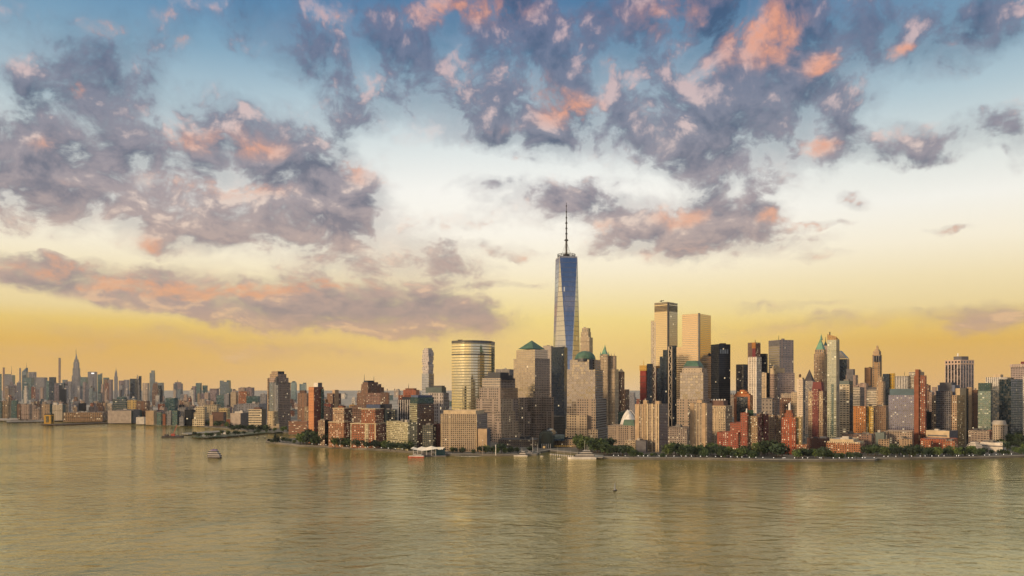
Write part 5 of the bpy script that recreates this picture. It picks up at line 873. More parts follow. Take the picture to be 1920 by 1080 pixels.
for x0, x1, y, m_, lb, D in ((420, 432.5, 739, (h_grey, f_black), 'grey and dark block at the foot of notched glass tower', 2800), (432.5, 446, 735, f_cream, 'cream stepped block right of the notched glass tower', 2700), (447, 462, 727, f_pink, 'pink-mauve tower block left of the rounded top tower', 2900), (460, 477, 726.5, h_mauve, 'mauve flat block behind a pink-mauve tower block', 3100), (462, 490, 743, h_teal, 'dark glass office with brown top before mauve blocks', 2600), (444, 500, 757, h_grey, 'long low grey warehouse left of the rounded top tower', 2300), (488, 502, 739, h_grey, 'grey slab touching the left of rounded top tower', 2500), (310, 333.5, 746, h_teal, 'wide dark teal glass block above the shore blocks', 2700), (383, 415, 759, fac((.5, .42, .28), w=.6, h=.55, lit=.05), 'wide cream-framed block behind cream stepped block', 2300), (410, 431.5, 765, fac((.56, .44, .22), w=.5, h=.5, lit=.1), 'yellow lit block in front of the wide cream-framed block', 2150), (447, 468, 734, f_brick2, 'salmon brick slab below pink-mauve tower block', 2700)):
    bld('city_block', lb, D, [(x0, x0 + (x1 - x0) * .74, x1, y, m_)], units=2, fl=4.5, bay=5)
# ------------------------------------------------------------------ the mass of small city blocks
MARKS = [(142, 'setback spire tower'), (112, 'pencil tower'), (217, 'pointed crown tower'), (47, 'slanted glass tower'), (173, 'sign-topped slab'), (257, 'pale spired tower'), (285, 'blue glass tower'), (334, 'mauve crowned block'), (373, 'dark teal block pair'), (422, 'notched glass tower'), (463, 'pink-mauve tower block'), (523, 'rounded top tower'), (18, 'mast-topped tower'),
         (92, 'yellow pier tower'), (592, 'tall brick slab'), (697, 'rounded brick tower'), (766, 'red civic tower'), (551, 'pale cyan glass tower'), (626, 'brown tower with tall rooftop box')]
PAL = [('grey', h_grey), ('mauve', h_mauve), ('cream', h_cream), ('brown', f_brown), ('tan', f_tan), ('pinkish', f_pink), ('teal', h_teal), ('dark', f_black), ('white', f_white), ('blue-grey', h_blue), ('reddish', f_brick), ('stone', f_stone)]
WT = [6, 6, 6, 4, 5, 6, 2, 2, 3, 2, 3, 4]
infill = []
def small_block(px, yb, w, hpx, D, rr):
    cn, m_ = rr.choices(PAL, WT if D < 3600 else [9, 7, 4, 1, 2, 4, 3, 1, 3, 5, 1, 1])[0]; x0, x1 = px - w / 2, px + w / 2; xc = x0 + w * rr.uniform(.55, .9); yt_ = yb - hpx
    ft, aa = corner(x0, xc, x1, D); z1 = zt(yt_, D); c = sum(ft, Vector((0, 0))) / 4
    b = MB(); sc_ = max(1, D / 2600); b.prism(ft, LAND, z1, bay=4 * sc_, fl=3.8 * sc_); b.face([(*p, z1 - .6) for p in ft], None, 1)
    hat = rr.random()
    if hat < .55:
        k = rr.uniform(.25, .6); o_ = Vector((rr.uniform(-.15, .15) * w / F * D, 0)); b.prism([c + o_ + (p - c) * k for p in ft], z1 - .7, z1 + rr.uniform(3, 8) * sc_ ** .5, mi=1, cap=True); feat = 'rooftop box'
    elif hat < .75:
        k = .72; b.prism([c + (p - c) * k for p in ft], z1 - .7, z1 + hpx * .3 / F * D, bay=4 * sc_, fl=3.8 * sc_, cap=True); feat = 'setback top'
    elif hat < .85:
        for q in range(2): u = c + (ft[q] - c) * .5; b.tube((u.x, u.y, z1 - .6), (u.x, u.y, z1 + 5 * sc_), 2.2, .3, 6, mi=1)
        feat = 'water tanks'
    else: feat = 'flat roof'
    ob = b.build('city_block', [m_, rr.choice([roof_grey, roof_pale, roof_dark])], None, (c.x, c.y, LAND))
    infill.append((px, D, cn, 'tall' if hpx > w * 1.5 else ('wide' if w > hpx * 1.1 else 'squat'), feat, ob))
rr = random.Random(21)
for i in range(225):
    yb = 753 + 33 * rr.random() ** 1.15; px = rr.uniform(-8, 500); 
    shore_y = 784 + max(0, px - 150) / 300 * 16
    yb = min(yb, shore_y - 3); D = gY(yb, LAND); near = (yb - 752) / 34
    w = rr.uniform(6, 13) * (.75 + .7 * near); hp = rr.uniform(9, 22) * (.9 + .25 * near)
    if yb < 763: hp = rr.uniform(20, 38) * (1 if px < 300 else .72)
    small_block(px, yb, w, hp, D, rr)
for i in range(64):                                  # low hazy town seen between the brick towers
    px = rr.uniform(535, 850); yb = rr.uniform(744, 782); D = gY(yb, LAND); small_block(px, yb, rr.uniform(7, 16), rr.uniform(7, 12) if yb < 762 else rr.uniform(9, 17), D, rr)
for px, yb, w, hp in ((1186, 775, 14, 30), (1196, 770, 12, 22), (1178, 764, 10, 14), (1374, 782, 12, 42), (1385, 790, 16, 40), (1600, 790, 18, 44), (1612, 778, 14, 40), (1632, 772, 14, 30), (1742, 770, 10, 34), (1752, 775, 12, 38), (1505, 792, 18, 50), (1440, 800, 18, 36), (1460, 800, 16, 30), (1730, 784, 12, 26), (1560, 800, 16, 40), (1585, 806, 18, 40), (1860, 770, 14, 30), (1530, 812, 20, 30), (1350, 790, 14, 25), (1456, 770, 14, 40), (1650, 800, 18, 30), (1690, 775, 14, 40), (1812, 790, 14, 45), (1780, 780, 14, 50)):
    small_block(px, yb, w, hp, gY(yb, LAND), rr)
ORD = ['leftmost', 'second from left', 'third from left', 'fourth from left', 'fifth from left', 'sixth from left', 'seventh from left', 'eighth from left', 'ninth from left', 'tenth from left']
def label_all(items, noun, group, marks):
    """items: (px, D, colour, shape, feature, object); names each one by look, then by neighbour, then by order"""
    keys = {}
    for it in items:
        px, D, cn, shp, feat, ob = it
        mx, mn = min(marks, key=lambda q: abs(q[0] - px)); d = px - mx
        side = 'straight below' if abs(d) < 9 else ('right of' if d > 0 else 'left of')
        keys.setdefault(f'{shp} {cn} {noun} with {feat} {side} the {mn}' if feat != 'leafy crown' else f'{shp} {cn} {noun} {side} the {mn}', []).append(it)
    for k, l in keys.items():
        l.sort(key=lambda q: q[0])
        for i, it in enumerate(l): tag(it[5], k if len(l) == 1 else f'{k}, {ORD[min(i, 9)]}', 'building' if noun != 'tree' else 'tree', group)
label_all(infill, 'block', 'small blocks of the distant city', MARKS + [(1190, 'red netted construction tower'), (1390, 'orange gabled tower'), (1440, 'narrow cream tower'), (1540, 'maroon roof tower'), (1600, 'cream banded tower'), (1650, 'brown stepped tower'), (1735, 'red brick slab'), (1812, 'gold hotel wing'), (1860, 'teal glass tower')])
# ------------------------------------------------------------------ trees
def leaf_mat(i, col):
    m_, n = mat('foliage'); p = n.new('ShaderNodeBsdfPrincipled'); o = n.new('ShaderNodeOutputMaterial'); t = n.new('ShaderNodeTexCoord'); oi = n.new('ShaderNodeObjectInfo')
    f = n.noise(t.outputs['Object'], .5, 3, .6); k = n.m('ADD', n.m('MULTIPLY', f, .9), n.m('MULTIPLY_ADD', oi.outputs['Random'], .9, .25))
    n.l.new(n.v('SCALE', col, scale=k), p.inputs['Base Color']); p.inputs['Roughness'].default_value = .8; n.l.new(p.outputs[0], o.inputs[0]); return m_
LV = [leaf_mat(0, (.030, .055, .022)), leaf_mat(1, (.065, .10, .028)), leaf_mat(2, (.024, .045, .026))]
bark = plain('bark', (.06, .045, .03), .95)
def crown_mesh(seed, cone=False):
    q = random.Random(seed); b = MB(); lob = [(q.uniform(-.28, .28), q.uniform(-.28, .28), q.uniform(.45, .8), q.uniform(.2, .34)) for _ in range(9)]
    for i in range(330):
        if cone:
            h = q.random() ** .8; r = (1 - h) * .34 * q.uniform(.5, 1.1); t = q.uniform(0, 6.28); c = Vector((r * math.cos(t), r * math.sin(t), .12 + h * .88)); s = .07 * (1.3 - h)
        else:
            l = q.choice(lob); d = Vector((q.gauss(0, 1), q.gauss(0, 1), q.gauss(0, .85))).normalized() * l[3] * q.uniform(.7, 1.08); c = Vector(l[:3]) + d; s = q.uniform(.045, .085)
        n = Vector((q.gauss(0, 1), q.gauss(0, 1), q.gauss(0, 1))).normalized(); u = n.orthogonal().normalized(); v = n.cross(u); a = q.uniform(.6, 1.2)
        b.face([c - u * s - v * s * a * .6, c + u * s - v * s * a * .4, c + u * s * .7 + v * s * a, c - u * s * .8 + v * s * a * .8])
    return b
def trunk_b(seed):
    q = random.Random(seed); b = MB(); b.tube((0, 0, 0), (0, 0, .45), .035, .022, 6)
    for i in range(4): t = q.uniform(0, 6.28); b.tube((0, 0, .3), (.2 * math.cos(t), .2 * math.sin(t), .62), .018, .008, 4)
    return b
PROT = []
for i in range(7):
    c = crown_mesh(100 + i, cone=(i == 6)); o = c.build('crown', LV[i % 3 if i < 6 else 2]); t = trunk_b(i).build('trunk', bark); PROT.append((o, t))
trees = []
def tree(px, D, h, wfac, kind, rr, z=LAND):
    r = empty('conifer' if kind == 6 else 'tree', (X(px) * D, D, z), 'tree', 'tree', 'trees along the waterfront'); r.rotation_euler = (0, 0, rr.uniform(0, 6.28)); r.scale = (h * wfac, h * wfac, h)
    for src in PROT[kind]:
        c = src.copy(); COL.objects.link(c); c.parent = r
    shp = 'tall' if h > 14.5 else ('broad' if wfac > 1.15 else 'small'); trees.append((px, D, ('dark green', 'mid green', 'blue-green')[kind % 3 if kind < 6 else 2], shp, 'pointed crown' if kind == 6 else 'leafy crown', r))
def row(n, x0, x1, y0, y1, h0, h1, dy=3., z=LAND):
    n = max(2, int(n * .72))
    for i in range(n):
        t = (i + rr.uniform(.1, .9)) / n; px = x0 + (x1 - x0) * t; py = y0 + (y1 - y0) * t - rr.random() * dy
        tree(px, gY(py, z), rr.uniform(h0, h1), rr.uniform(.95, 1.35), rr.randrange(6), rr, z)
row(17, 556, 660, 835.5, 840.5, 12, 18, 4); row(10, 566, 600, 833, 836, 17, 22, 4); row(24, 650, 768, 841, 847.5, 10, 15, 4); row(6, 524, 558, 831.5, 834, 6, 9)
tree(516, gY(830.5, LAND), 17, .8, 6, rr); tree(521, gY(830, LAND), 13, .8, 6, rr); tree(509, gY(830.2, LAND), 6, 1.2, 0, rr)
row(10, 800, 890, 851, 852, 6, 9, 2); row(12, 898, 960, 852.5, 852.5, 8, 13, 3); row(3, 960, 1005, 851, 848, 6, 9, 2)
row(18, 1080, 1142, 846, 853, 15, 21, 6); row(16, 1130, 1190, 855, 858, 10, 15, 5); row(10, 1190, 1250, 858.5, 858.5, 4, 7, 2)
row(24, 1252, 1346, 857, 859.5, 11, 17, 6); row(18, 1346, 1420, 860, 861, 10, 15, 5); row(14, 1418, 1468, 858, 861, 13, 20, 9); row(14, 1488, 1552, 861, 862, 9, 13, 4); row(9, 1552, 1622, 862.5, 862.5, 7, 12, 3)
row(26, 1622, 1740, 857, 859.5, 11, 16, 6); row(24, 1736, 1850, 858, 857, 9, 13, 5); row(18, 1846, 1925, 848, 851, 9, 14, 12); row(18, 1856, 1925, 828, 838, 12, 18, 10); row(10, 1840, 1925, 855.5, 854, 6, 9, 3)
row(12, 205, 275, 788, 791.5, 10, 14, 2); row(22, 275, 430, 793, 803.5, 11, 17, 3); row(12, 364, 430, 821.5, 817, 6, 10, 3, 3); row(9, 432, 505, 817.5, 813.2, 6, 10, 3, 3); row(16, 430, 500, 809.5, 808.6, 8, 14, 4); row(9, 500, 575, 810.5, 812, 7, 12, 3); row(8, 0, 70, 783, 784.5, 9, 14, 2); row(10, 62, 120, 784.5, 785.8, 9, 14, 2); row(12, 120, 205, 786.3, 788, 6, 10, 1.5)
for o, t in PROT: bpy.data.objects.remove(o); bpy.data.objects.remove(t)
TM = [(592, 'tall brick slab'), (640, 'tan-topped apartments'), (690, 'widest brick and cream apartments'), (745, 'pale green glass wing'), (800, 'white tent terminal'), (862, 'gridded concrete block'), (930, 'dark stepped roof tower'), (1022, 'glass vault'), (1100, 'domed tower'), (1165, 'pale low house'), (1232, 'left striped twin tower'), (1315, 'right striped twin tower'), (1375, 'stepped red brick apartments'), (1440, 'tan brick blocks'), (1482, 'white lantern tower'), (1533, 'maroon roof tower'), (1588, 'cream terrace apartments'), (1650, 'teal low block'), (1692, 'hotel glass tower'), (1760, 'red brick terrace'), (1828, 'ziggurat museum'), (1873, 'mansard building'), (1905, 'navy glass block'), (515, 'wooded point'), (392, 'park pier pavilions'), (378, 'cream stepped block'), (449, 'windowless grey box'), (234, 'grey shed'), (284, 'plain tan box'), (340, 'pale grey slab'), (45, 'striped pinkish block'), (482, 'white banded block'), (560, 'cove')]
label_all(trees, 'tree', 'trees along the waterfront', TM)
# ------------------------------------------------------------------ lamps along the esplanade
lampm = plain('lamp_glow', (1, .95, .85), .5, emit=(1, .93, .8, 1), es=2.2)
def lamp(px, py, i, side):
    D = gY(py, 2.7); x = X(px) * D; r = empty('street_lamp', (x, D, 2.7), 'lamp', 'street lamp', 'lamps along the esplanade'); b = MB(); b.tube((x, D, 2.7), (x, D, 6.2), .14, .1, 5); b.build('post', steel, r)
    b = MB(); 
    for a0, a1, r0, r1 in ((0, .2, .1, .3), (.2, .5, .3, .3), (.5, .7, .3, .1)): b.tube((x, D, 6.2 + a0), (x, D, 6.2 + a1), r0, r1, 7)
    b.build('globe', lampm, r); return r
lamps = []
for i in range(56):
    px = 1150 + i * 13.6 + rr.uniform(-6, 6); 
    k = next(j for j in range(len(SH) - 1) if SH[j][0] >= px >= SH[j + 1][0] or j == 11); t = (px - SH[k][0]) / (SH[k + 1][0] - SH[k][0]); py = SH[k][1] + (SH[k + 1][1] - SH[k][1]) * t
    lamps.append((px, 0, '', '', '', lamp(px, py - 1.6, i, 0)))
for i in range(14): lamps.append((585 + i * 13, 0, '', '', '', lamp(585 + i * 13, 837 + i * .75, i, 0)))
kk = {}
for it in lamps: mx, mn = min(TM, key=lambda q: abs(q[0] - it[0])); kk.setdefault(mn, []).append(it)
for mn, l in kk.items():
    l.sort(key=lambda q: q[0])
    for i, it in enumerate(l): it[5]['label'] = f'lit white globe lamp before the {mn}' + (f', {ORD[min(i, 9)]}' if len(l) > 1 else '')
# ------------------------------------------------------------------ boats and the river edge
hull_w = plain('boat_white', (.62, .60, .58), .6); hull_d = plain('boat_dark', (.03, .025, .03), .5); hull_r = plain('boat_red', (.42, .04, .035), .5); win_d = plain('boat_window', (.02, .022, .03), .2); purple = plain('boat_purple', (.14, .09, .30), .5)
def hull(root, p, L_, W, h, ang, m_, flare=1.15, bow=.35, name='hull'):
    b = MB(); n = 10; ca, sa = math.cos(ang), math.sin(ang); st = []
    for i in range(n + 1):
        t = i / n; w = W / 2 * (1 if t < 1 - bow else max(.03, math.cos((t - 1 + bow) / bow * math.pi / 2) ** .7)) * (.85 + .15 * min(1, t * 6)); st.append(((t - .5) * L_, w, h * (1 + .35 * max(0, t - .6))))
    def T(x, y, z): return (p[0] + ca * x - sa * y, p[1] + sa * x + ca * y, p[2] + z)
    for (x0, w0, h0), (x1, w1, h1) in zip(st, st[1:]):
        for s in (1, -1): b.face([T(x0 * .97, s * w0 / flare, -.4), T(x1 * .97, s * w1 / flare, -.4), T(x1, s * w1, h1), T(x0, s * w0, h0)])
        b.face([T(x0, -w0, h0 - .15), T(x1, -w1, h1 - .15), T(x1, w1, h1 - .15), T(x0, w0, h0 - .15)])
    x0, w0, h0 = st[0]; b.face([T(x0 * .97, -w0 / flare, -.4), T(x0 * .97, w0 / flare, -.4), T(x0, w0, h0), T(x0, -w0, h0)])
    b.build(name, m_, root); return T
def deck(root, T, x0, x1, w, z0, z1, m_, name, rake=.6, wb=None):
    b = MB(); P_ = [(x0, -w / 2), (x1, -w / 2 * .8), (x1, w / 2 * .8), (x0, w / 2)]
    q = [(x0 + rake * .2, -w / 2), (x1 - rake, -w / 2 * .8), (x1 - rake, w / 2 * .8), (x0 + rake * .2, w / 2)]
    for i in range(4): j = (i + 1) % 4; b.face([T(*P_[i], z0), T(*P_[j], z0), T(*q[j], z1), T(*q[i], z1)])
    b.face([T(*c, z1) for c in q]); b.build(name, m_, root)
    if wb:
        b = MB(); zc0, zc1 = z0 + (z1 - z0) * .3, z0 + (z1 - z0) * .84; e = 1.02
        o_ = [(x * 1.0 + (.06 if x > 0 else -.06), y * e + (.08 if y > 0 else -.08)) for x, y in P_]; o2 = [(x + (.06 if x > 0 else -.06) - (rake * .55 if i in (1, 2) else 0), y * e) for i, (x, y) in enumerate(P_)]
        for i in range(4): j = (i + 1) % 4; b.face([T(*o_[i], zc0), T(*o_[j], zc0), T(*o2[j], zc1), T(*o2[i], zc1)])
        b.build('window_band', wb, root)
def boat(name, label, px, py, cat='boat', group=None):
    D = gY(py); p = at(px, 0, D); r = empty(name, (p.x, D, 0), label, cat, group); return r, (p.x, D, 0), D / F
ferry_w = plain('ferry_white', (.46, .44, .45), .6)
r, p, k = boat('cruise_ferry', 'white three-deck cruise boat with purple roof trim in open river', 403.5, 859, 'ferry'); L_ = 27 * k
T = hull(r, p, L_, 6.5, 1.7, -.18, hull_d, 1.1, .3); s = 10.5 * k
for i, (a, b_, w) in enumerate(((-.49, .42, 6.3), (-.48, .34, 6.0), (-.42, .22, 5.5))): deck(r, T, a * L_, b_ * L_, w, 1.6 + i * 2.75, 4.3 + i * 2.75, ferry_w, 'deck_house', .7, win_d)
deck(r, T, -.1 * L_, .14 * L_, 4, 9.9, 11.4, purple, 'wheelhouse', .8); b = MB(); b.tube(T(-2, 0, 9.8), T(-2, 0, 13), .3, n=5); b.build('mast', purple, r)
b = MB(); b.box(T(-4.2, 0, 9.9), 2.6, 3.4, 1.2, -.18); b.build('roof_canopy', purple, r)
# crane barge
r, p, k = boat('crane_barge', 'dark flat barge carrying a red lattice crane and cabins', 324, 820.5, 'barge'); L_ = 37 * k
b = MB(); b.box((p[0], p[1], -.4), L_, 12, 3.6, .05); b.build('hull', hull_d, r)
b = MB(); b.box((p[0] + 1, p[1], 3.2), 7, 5, 4.2); b.build('crane_cab', plain('crane_red', (.34, .05, .035), .6), r)
b = MB(); a0, a1 = Vector((p[0] + 1, p[1], 6)), at(332, 796.5, p[1]); d_ = Vector((.9, 0, .3))
b.tube(a0 - d_, a1 - d_ * .3, .28, n=4); b.tube(a0 + d_, a1 + d_ * .3, .28, n=4)
for i in range(9): t = i / 9; b.tube(a0.lerp(a1, t) - d_ * (1 - .7 * t), a0.lerp(a1, t + .1) + d_ * (1 - .7 * t), .16, n=4)
b.build('boom', bpy.data.materials['crane_red'], r)
b = MB(); b.tube(Vector((p[0] - 3, p[1], 7)), a1, .12, n=4); b.build('cable', steel, r)
for x in (-9, -5, 12, 15): b = MB(); b.tube((p[0] + x, p[1] + 3, 3), (p[0] + x, p[1] + 3, 12 if x != -9 else 10), .45, n=6); b.build('spud', hull_d, r)
b = MB(); b.box((p[0] - 12, p[1], 3.2), 6, 4, 2.8); b.build('cabin', hull_d, r); b = MB(); b.box((p[0] + 8, p[1] - 1, 3.2), 5, 4, 2.2); b.build('cabin', b_grey, r)
b = MB(); D = gY(816.5); x0, x1 = at(341, 0, D).x, at(370, 0, D).x
# tent roofed ferry terminal
def terminal():
    D = gY(856); k = D / F; root = empty('ferry_terminal', (at(802, 0, D).x, D, 0), 'floating ferry terminal under a white peaked tent roof', 'terminal')
    b = MB(); x0, x1 = at(772, 0, D).x, at(836, 0, D).x; b.box(((x0 + x1) / 2, D + 7, -.4), x1 - x0, 15, 1.7); b.build('float', b_grey, root)
    P_ = lambda px, py, dy: Vector((at(px, py, D + dy)))
    cols = [770, 776, 783, 791, 800, 809, 818, 825, 833]; back_ = [840.5, 837.5, 840.5, 837, 840, 836, 839, 838, 838.5]; ridge = [841.3, 839.6, 840.2, 838.7, 838.9, 836.6, 838.6, 839, 838.4]; frt = [841, 843, 844.2, 845.2, 844.6, 843.2, 841.8, 843.6, 840]
    b = MB()
    for i in range(len(cols) - 1):
        c0, c1 = cols[i], cols[i + 1]
        b.face([P_(c0, frt[i], -1), P_(c1, frt[i + 1], -1), P_(c1, ridge[i + 1], 6), P_(c0, ridge[i], 6)]); b.face([P_(c0, ridge[i], 6), P_(c1, ridge[i + 1], 6), P_(c1, back_[i + 1], 14), P_(c0, back_[i], 14)])
    b.build('tent_roof', plain('tent_white', (.82, .78, .70), .6, var=.04), root)
    for px, t in ((775, 842.5), (783, 844), (791, 845), (800, 844.4), (809, 843), (817, 842)):
        b = MB(); b.tube(P_(px, 855.5, 0), P_(px, t, -.6), .25, n=5); b.build('post', white_m, root)
    b = MB(); b.face([P_(813, 856, 0), P_(835, 856, 6), P_(834, 840, 6), P_(826, 844, 3), P_(819, 842, 1)]); b.face([P_(835, 856, 6), P_(834, 856, 14), P_(833, 840, 14), P_(834, 840, 6)]); b.build('glass_end', plain('terminal_glass', (.02, .06, .075), .15), root)
    for px in (822, 829): b = MB(); b.face([P_(px - 3, 838.8, -1.2), P_(px + 3, 838.4, -1.2), P_(px + .5, 843.6, -1.4)]); b.build('sail', bpy.data.materials['tent_white'], root)
    b = MB(); b.box((at(798, 0, D).x, D + 9, 1.3), 22 * k, 6, 3.4); b.build('waiting_room', b_grey, root)
terminal()
r, p, k = boat('red_hull_ferry', 'small ferry with red lower hull moored before tent terminal', 780, 857, 'ferry'); L_ = 31 * k; T = hull(r, p, L_, 5, .9, math.pi - .05, hull_r, 1.1, .3)
b = MB(); 
deck(r, T, -.48 * L_, .42 * L_, 4.8, .85, 1.9, hull_w, 'bulwark', .3); deck(r, T, -.35 * L_, .22 * L_, 4, 1.9, 3.6, hull_w, 'deck_house', .8, win_d); deck(r, T, -.02 * L_, .14 * L_, 2.6, 3.6, 5, hull_w, 'wheelhouse', .5, win_d)
r, p, k = boat('white_ferry', 'white ferry with dark windows leaving the tent terminal', 843.5, 854.2, 'ferry'); L_ = 18 * k; T = hull(r, p, L_, 4.5, 1.2, .04, hull_w); deck(r, T, -.4 * L_, .3 * L_, 4, 1.2, 3.4, hull_w, 'deck_house', .9, win_d); deck(r, T, -.46 * L_, -.2 * L_, 3, 3.4, 5.2, hull_w, 'wheelhouse', .5, win_d)
# foam trail of that ferry
m_, n = mat('foam'); o = n.new('ShaderNodeOutputMaterial'); pr_ = n.new('ShaderNodeBsdfPrincipled'); pr_.inputs['Base Color'].default_value = (.75, .72, .62, 1); pr_.inputs['Roughness'].default_value = .9; tr = n.new('ShaderNodeBsdfTransparent'); mx = n.new('ShaderNodeMixShader'); t = n.new('ShaderNodeTexCoord')
n.l.new(n.mr(n.noise(t.outputs['Object'], .45, 4, .65), .40, .55), mx.inputs[0]); n.l.new(tr.outputs[0], mx.inputs[1]); n.l.new(pr_.outputs[0], mx.inputs[2]); n.l.new(mx.outputs[0], o.inputs[0])
b = MB(); up = [(851, 853.6), (870, 853.4), (890, 853.6), (904, 854.4)]; lo = [(907, 855.2), (892, 856.6), (870, 856.2), (851, 855)]
b.face([(X(px) * gY(py), gY(py), .03) for px, py in lo[::-1] + up[::-1]]); f_ = b.build('foam', m_); tag(f_, kind='stuff')
# marker poles
for px, y0, y1, lb in ((905, 853.5, 826, 'tall thin grey pole on the river wall before concrete block'), (929.5, 854, 835, 'thick white post on the river wall left of marina')):
    D = gY(y0, 2.7); r = empty('marker_post', (X(px) * D, D, 2.7), lb, 'post'); b = MB(); b.tube((X(px) * D, D, 2.7), at(px, y1, D), .5 if px > 920 else .3, .45 if px > 920 else .25, 6); b.build('shaft', white_m if px > 920 else b_pale, r); b = MB(); b.tube(at(px, y1, D), at(px, y1 - 1, D), .8, .7, 6); b.build('cap', white_m, r)
# marina
def yacht(label, px, py, Lpx, ang, tiers, masts=(), name='motor_yacht'):
    r, p, k = boat(name, label, px, py, 'yacht'); L_ = Lpx * k; T = hull(r, p, L_, L_ * .2, L_ * .07, ang, hull_w, 1.2, .45)
    z = L_ * .07
    for (a, b_, hh) in tiers: deck(r, T, a * L_, b_ * L_, L_ * .16, z, z + hh, hull_w, 'deck_house', hh * 1.2, win_d); z += hh
    for (a, hm) in masts: b = MB(); b.tube(T(a * L_, 0, z * .6), T(a * L_, 0, hm), .2, .1, 5); b.build('mast', white_m, r)
    return r, T
yacht('largest white motor yacht, moored on right side of the marina', 1091, 861, 54, math.pi + .02, [(-.44, .30, 3.0), (-.38, .16, 2.8), (-.30, .04, 2.6)], [(-.18, 19), (-.1, 24), (-.24, 16)])
yacht('white motor yacht at the left mouth of the marina, bow left', 976, 855.5, 26, math.pi, [(-.42, .24, 2.6), (-.32, .06, 2.4)], [(-.1, 11)])
yacht('longer cream yacht just right of the white motor yacht', 996, 854, 24, .1, [(-.4, .22, 2.4), (-.25, .08, 2.0)], [])
def sailing(label, px, py, Lpx, hm, name='sailing_yacht'):
    r, p, k = boat(name, label, px, py, 'sailboat'); L_ = Lpx * k; T = hull(r, p, L_, L_ * .26, 1.1, .15, hull_w, 1.2, .5); deck(r, T, -.2 * L_, .15 * L_, L_ * .16, 1.1, 1.9, hull_w, 'cabin', .3)
    b = MB(); b.tube(T(0, 0, 1), T(0, 0, hm), .28, .14, 6); b.build('mast', white_m, r); b = MB(); b.tube(T(0, 0, 2.6), T(-.4 * L_, 0, 2.5), .16, n=5); b.build('boom', white_m, r)
sailing('sailing yacht with the tallest white mast in the marina', 999, 851.5, 20, 24); sailing('sailing yacht with short mast right of tallest mast', 1008, 850.5, 12, 14)
for i, (px, py) in enumerate(((1016, 855.8), (1048, 860.5))): r, p, k = boat('motorboat', ('tiny white motorboat at the marina mouth', 'tiny motorboat off the bow of the largest yacht')[i], px, py); T = hull(r, p, 4.6, 1.9, .7, (0.1, 3)[i], hull_w); deck(r, T, -1, .9, 1.3, .7, 1.7, hull_w, 'cabin', .4, win_d)
pier('low floating marina dock lined with small boats', [(1030, 852.3), (1084, 857), (1086, 856.2), (1032, 851.6)], .9)
pier('curved marina quay with pale railings beside the largest yacht', [(1100, 860.5), (1130, 861.2), (1132, 857), (1092, 855.6)], 2.7)
for i in range(13):
    px = 1033 + i * 4.1; py = 852.9 + i * .36; r, p, k = boat('moored_boat', f'small white boat tied to the marina dock, {ORD[i] if i < 10 else ("third from right", "second from right", "rightmost")[i - 10]}', px, py, 'boat', 'boats tied to the marina dock')
    T = hull(r, p, 3.4, 1.5, .8, 1.5, hull_w); deck(r, T, -.9, .5, 1.1, .8, 1.7, hull_w, 'cabin', .3)
    if i % 3 == 0: b = MB(); b.tube(T(0, 0, 1), T(0, 0, 9 + i % 4), .1, .06, 4); b.build('mast', white_m, r)
# the lone sailing boat
r, p, k = boat('sailboat', 'lone sailing boat with a narrow white sail and dark hull', 1153.5, 920.5, 'sailboat'); T = hull(r, p, 4.6, 1.7, .9, .75, hull_d, 1.3, .5); deck(r, T, -1.2, .6, 1., .9, 1.35, hull_w, 'cabin', .2)
b = MB(); b.tube(T(.3, 0, .8), T(.3, 0, 9.2), .09, .05, 5); b.build('mast', steel, r)
b = MB(); n = 6
for i in range(n):
    for s in (0,):
        t0, t1 = i / n, (i + 1) / n; w0, w1 = 2.3 * (1 - t0) ** .8, 2.3 * (1 - t1) ** .8; z0, z1 = 1.5 + 7 * t0, 1.5 + 7 * t1; bel = lambda t: .35 * math.sin(math.pi * min(1, t + .15))
        b.face([T(.25, .03, z0), T(.25 - w0 * .5, bel(t0) + .05, z0), T(.25 - w1 * .5, bel(t1) + .05, z1), T(.25, .03, z1)]); b.face([T(.25 - w0 * .5, bel(t0) + .05, z0), T(.25 - w0, .6 * bel(t0), z0), T(.25 - w1, .6 * bel(t1), z1), T(.25 - w1 * .5, bel(t1) + .05, z1)])
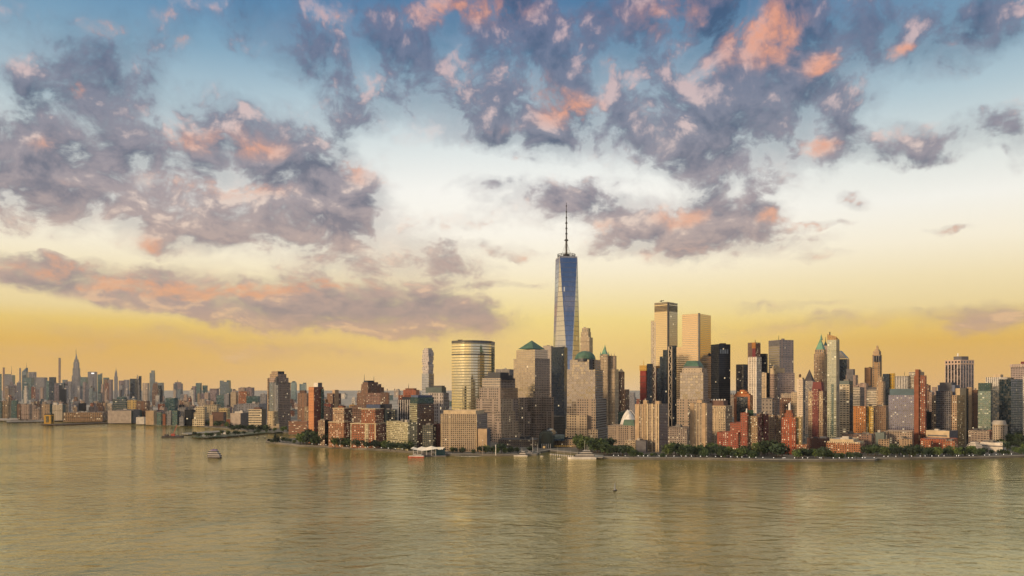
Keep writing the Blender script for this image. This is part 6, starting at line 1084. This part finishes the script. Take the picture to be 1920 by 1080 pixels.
b.build('sail', plain('sail_cloth', (.85, .8, .68), .7), r)
for i, (px, py) in enumerate(((482.5, 823), (497.5, 821.5))): r, p, k = boat('small_sailboat', ('tiny sailboat off the point, left of the two', 'tiny sailboat nearest the wooded point, right of the two')[i], px, py); T = hull(r, p, 4, 1.5, .8, .3, hull_d); b = MB(); b.tube(T(0, 0, .6), T(0, 0, 6), .15, n=4); b.build('mast', steel, r); b = MB(); b.face([T(.1, 0, 1.2), T(-1.3, .1, 1.2), T(.1, 0, 5.6)]); b.build('sail', hull_w, r)
r, p, k = boat('motorboat', 'white motorboat in the cove behind the wooded point', 528, 820); T = hull(r, p, 5, 2, .9, 1.0, hull_w); deck(r, T, -1.2, 1, 1.4, .9, 2.2, hull_w, 'cabin', .4, win_d)
# cafe awnings and parasols on the marina terrace
for i in range(9):
    px = 1041 + i * 4.; D = 1196; r = empty('cafe_parasol', (X(px) * D, D, LAND), f'yellow lit cafe parasol on the marina terrace, {ORD[i]}', 'parasol', 'cafe parasols on the marina terrace'); b = MB(); b.tube((X(px) * D, D, LAND), (X(px) * D, D, LAND + 3), .08, n=4); b.build('pole', steel, r)
    b = MB(); b.tube((X(px) * D, D, LAND + 2.6), (X(px) * D, D, LAND + 3.5), 1.7, .1, 8); b.build('canopy', plain('parasol', (.62, .40, .06), .7) if i == 0 else bpy.data.materials['parasol'], r)
# ------------------------------------------------------------------ air
m_, n = mat('haze'); vp = n.new('ShaderNodeVolumePrincipled'); o = n.new('ShaderNodeOutputMaterial'); vp.inputs['Color'].default_value = (.86, .92, 1., 1); vp.inputs['Density'].default_value = 1.9e-5; vp.inputs['Anisotropy'].default_value = .2; n.l.new(vp.outputs[0], o.inputs['Volume'])
b = MB(); b.prism([Vector((-7000, -500)), Vector((7000, -500)), Vector((7000, 9000)), Vector((-7000, 9000))], -3, 580, cap=True); b.face([(-7000, -500, -3), (-7000, 9000, -3), (7000, 9000, -3), (7000, -500, -3)])
hz = b.build('haze', m_); tag(hz, kind='stuff')
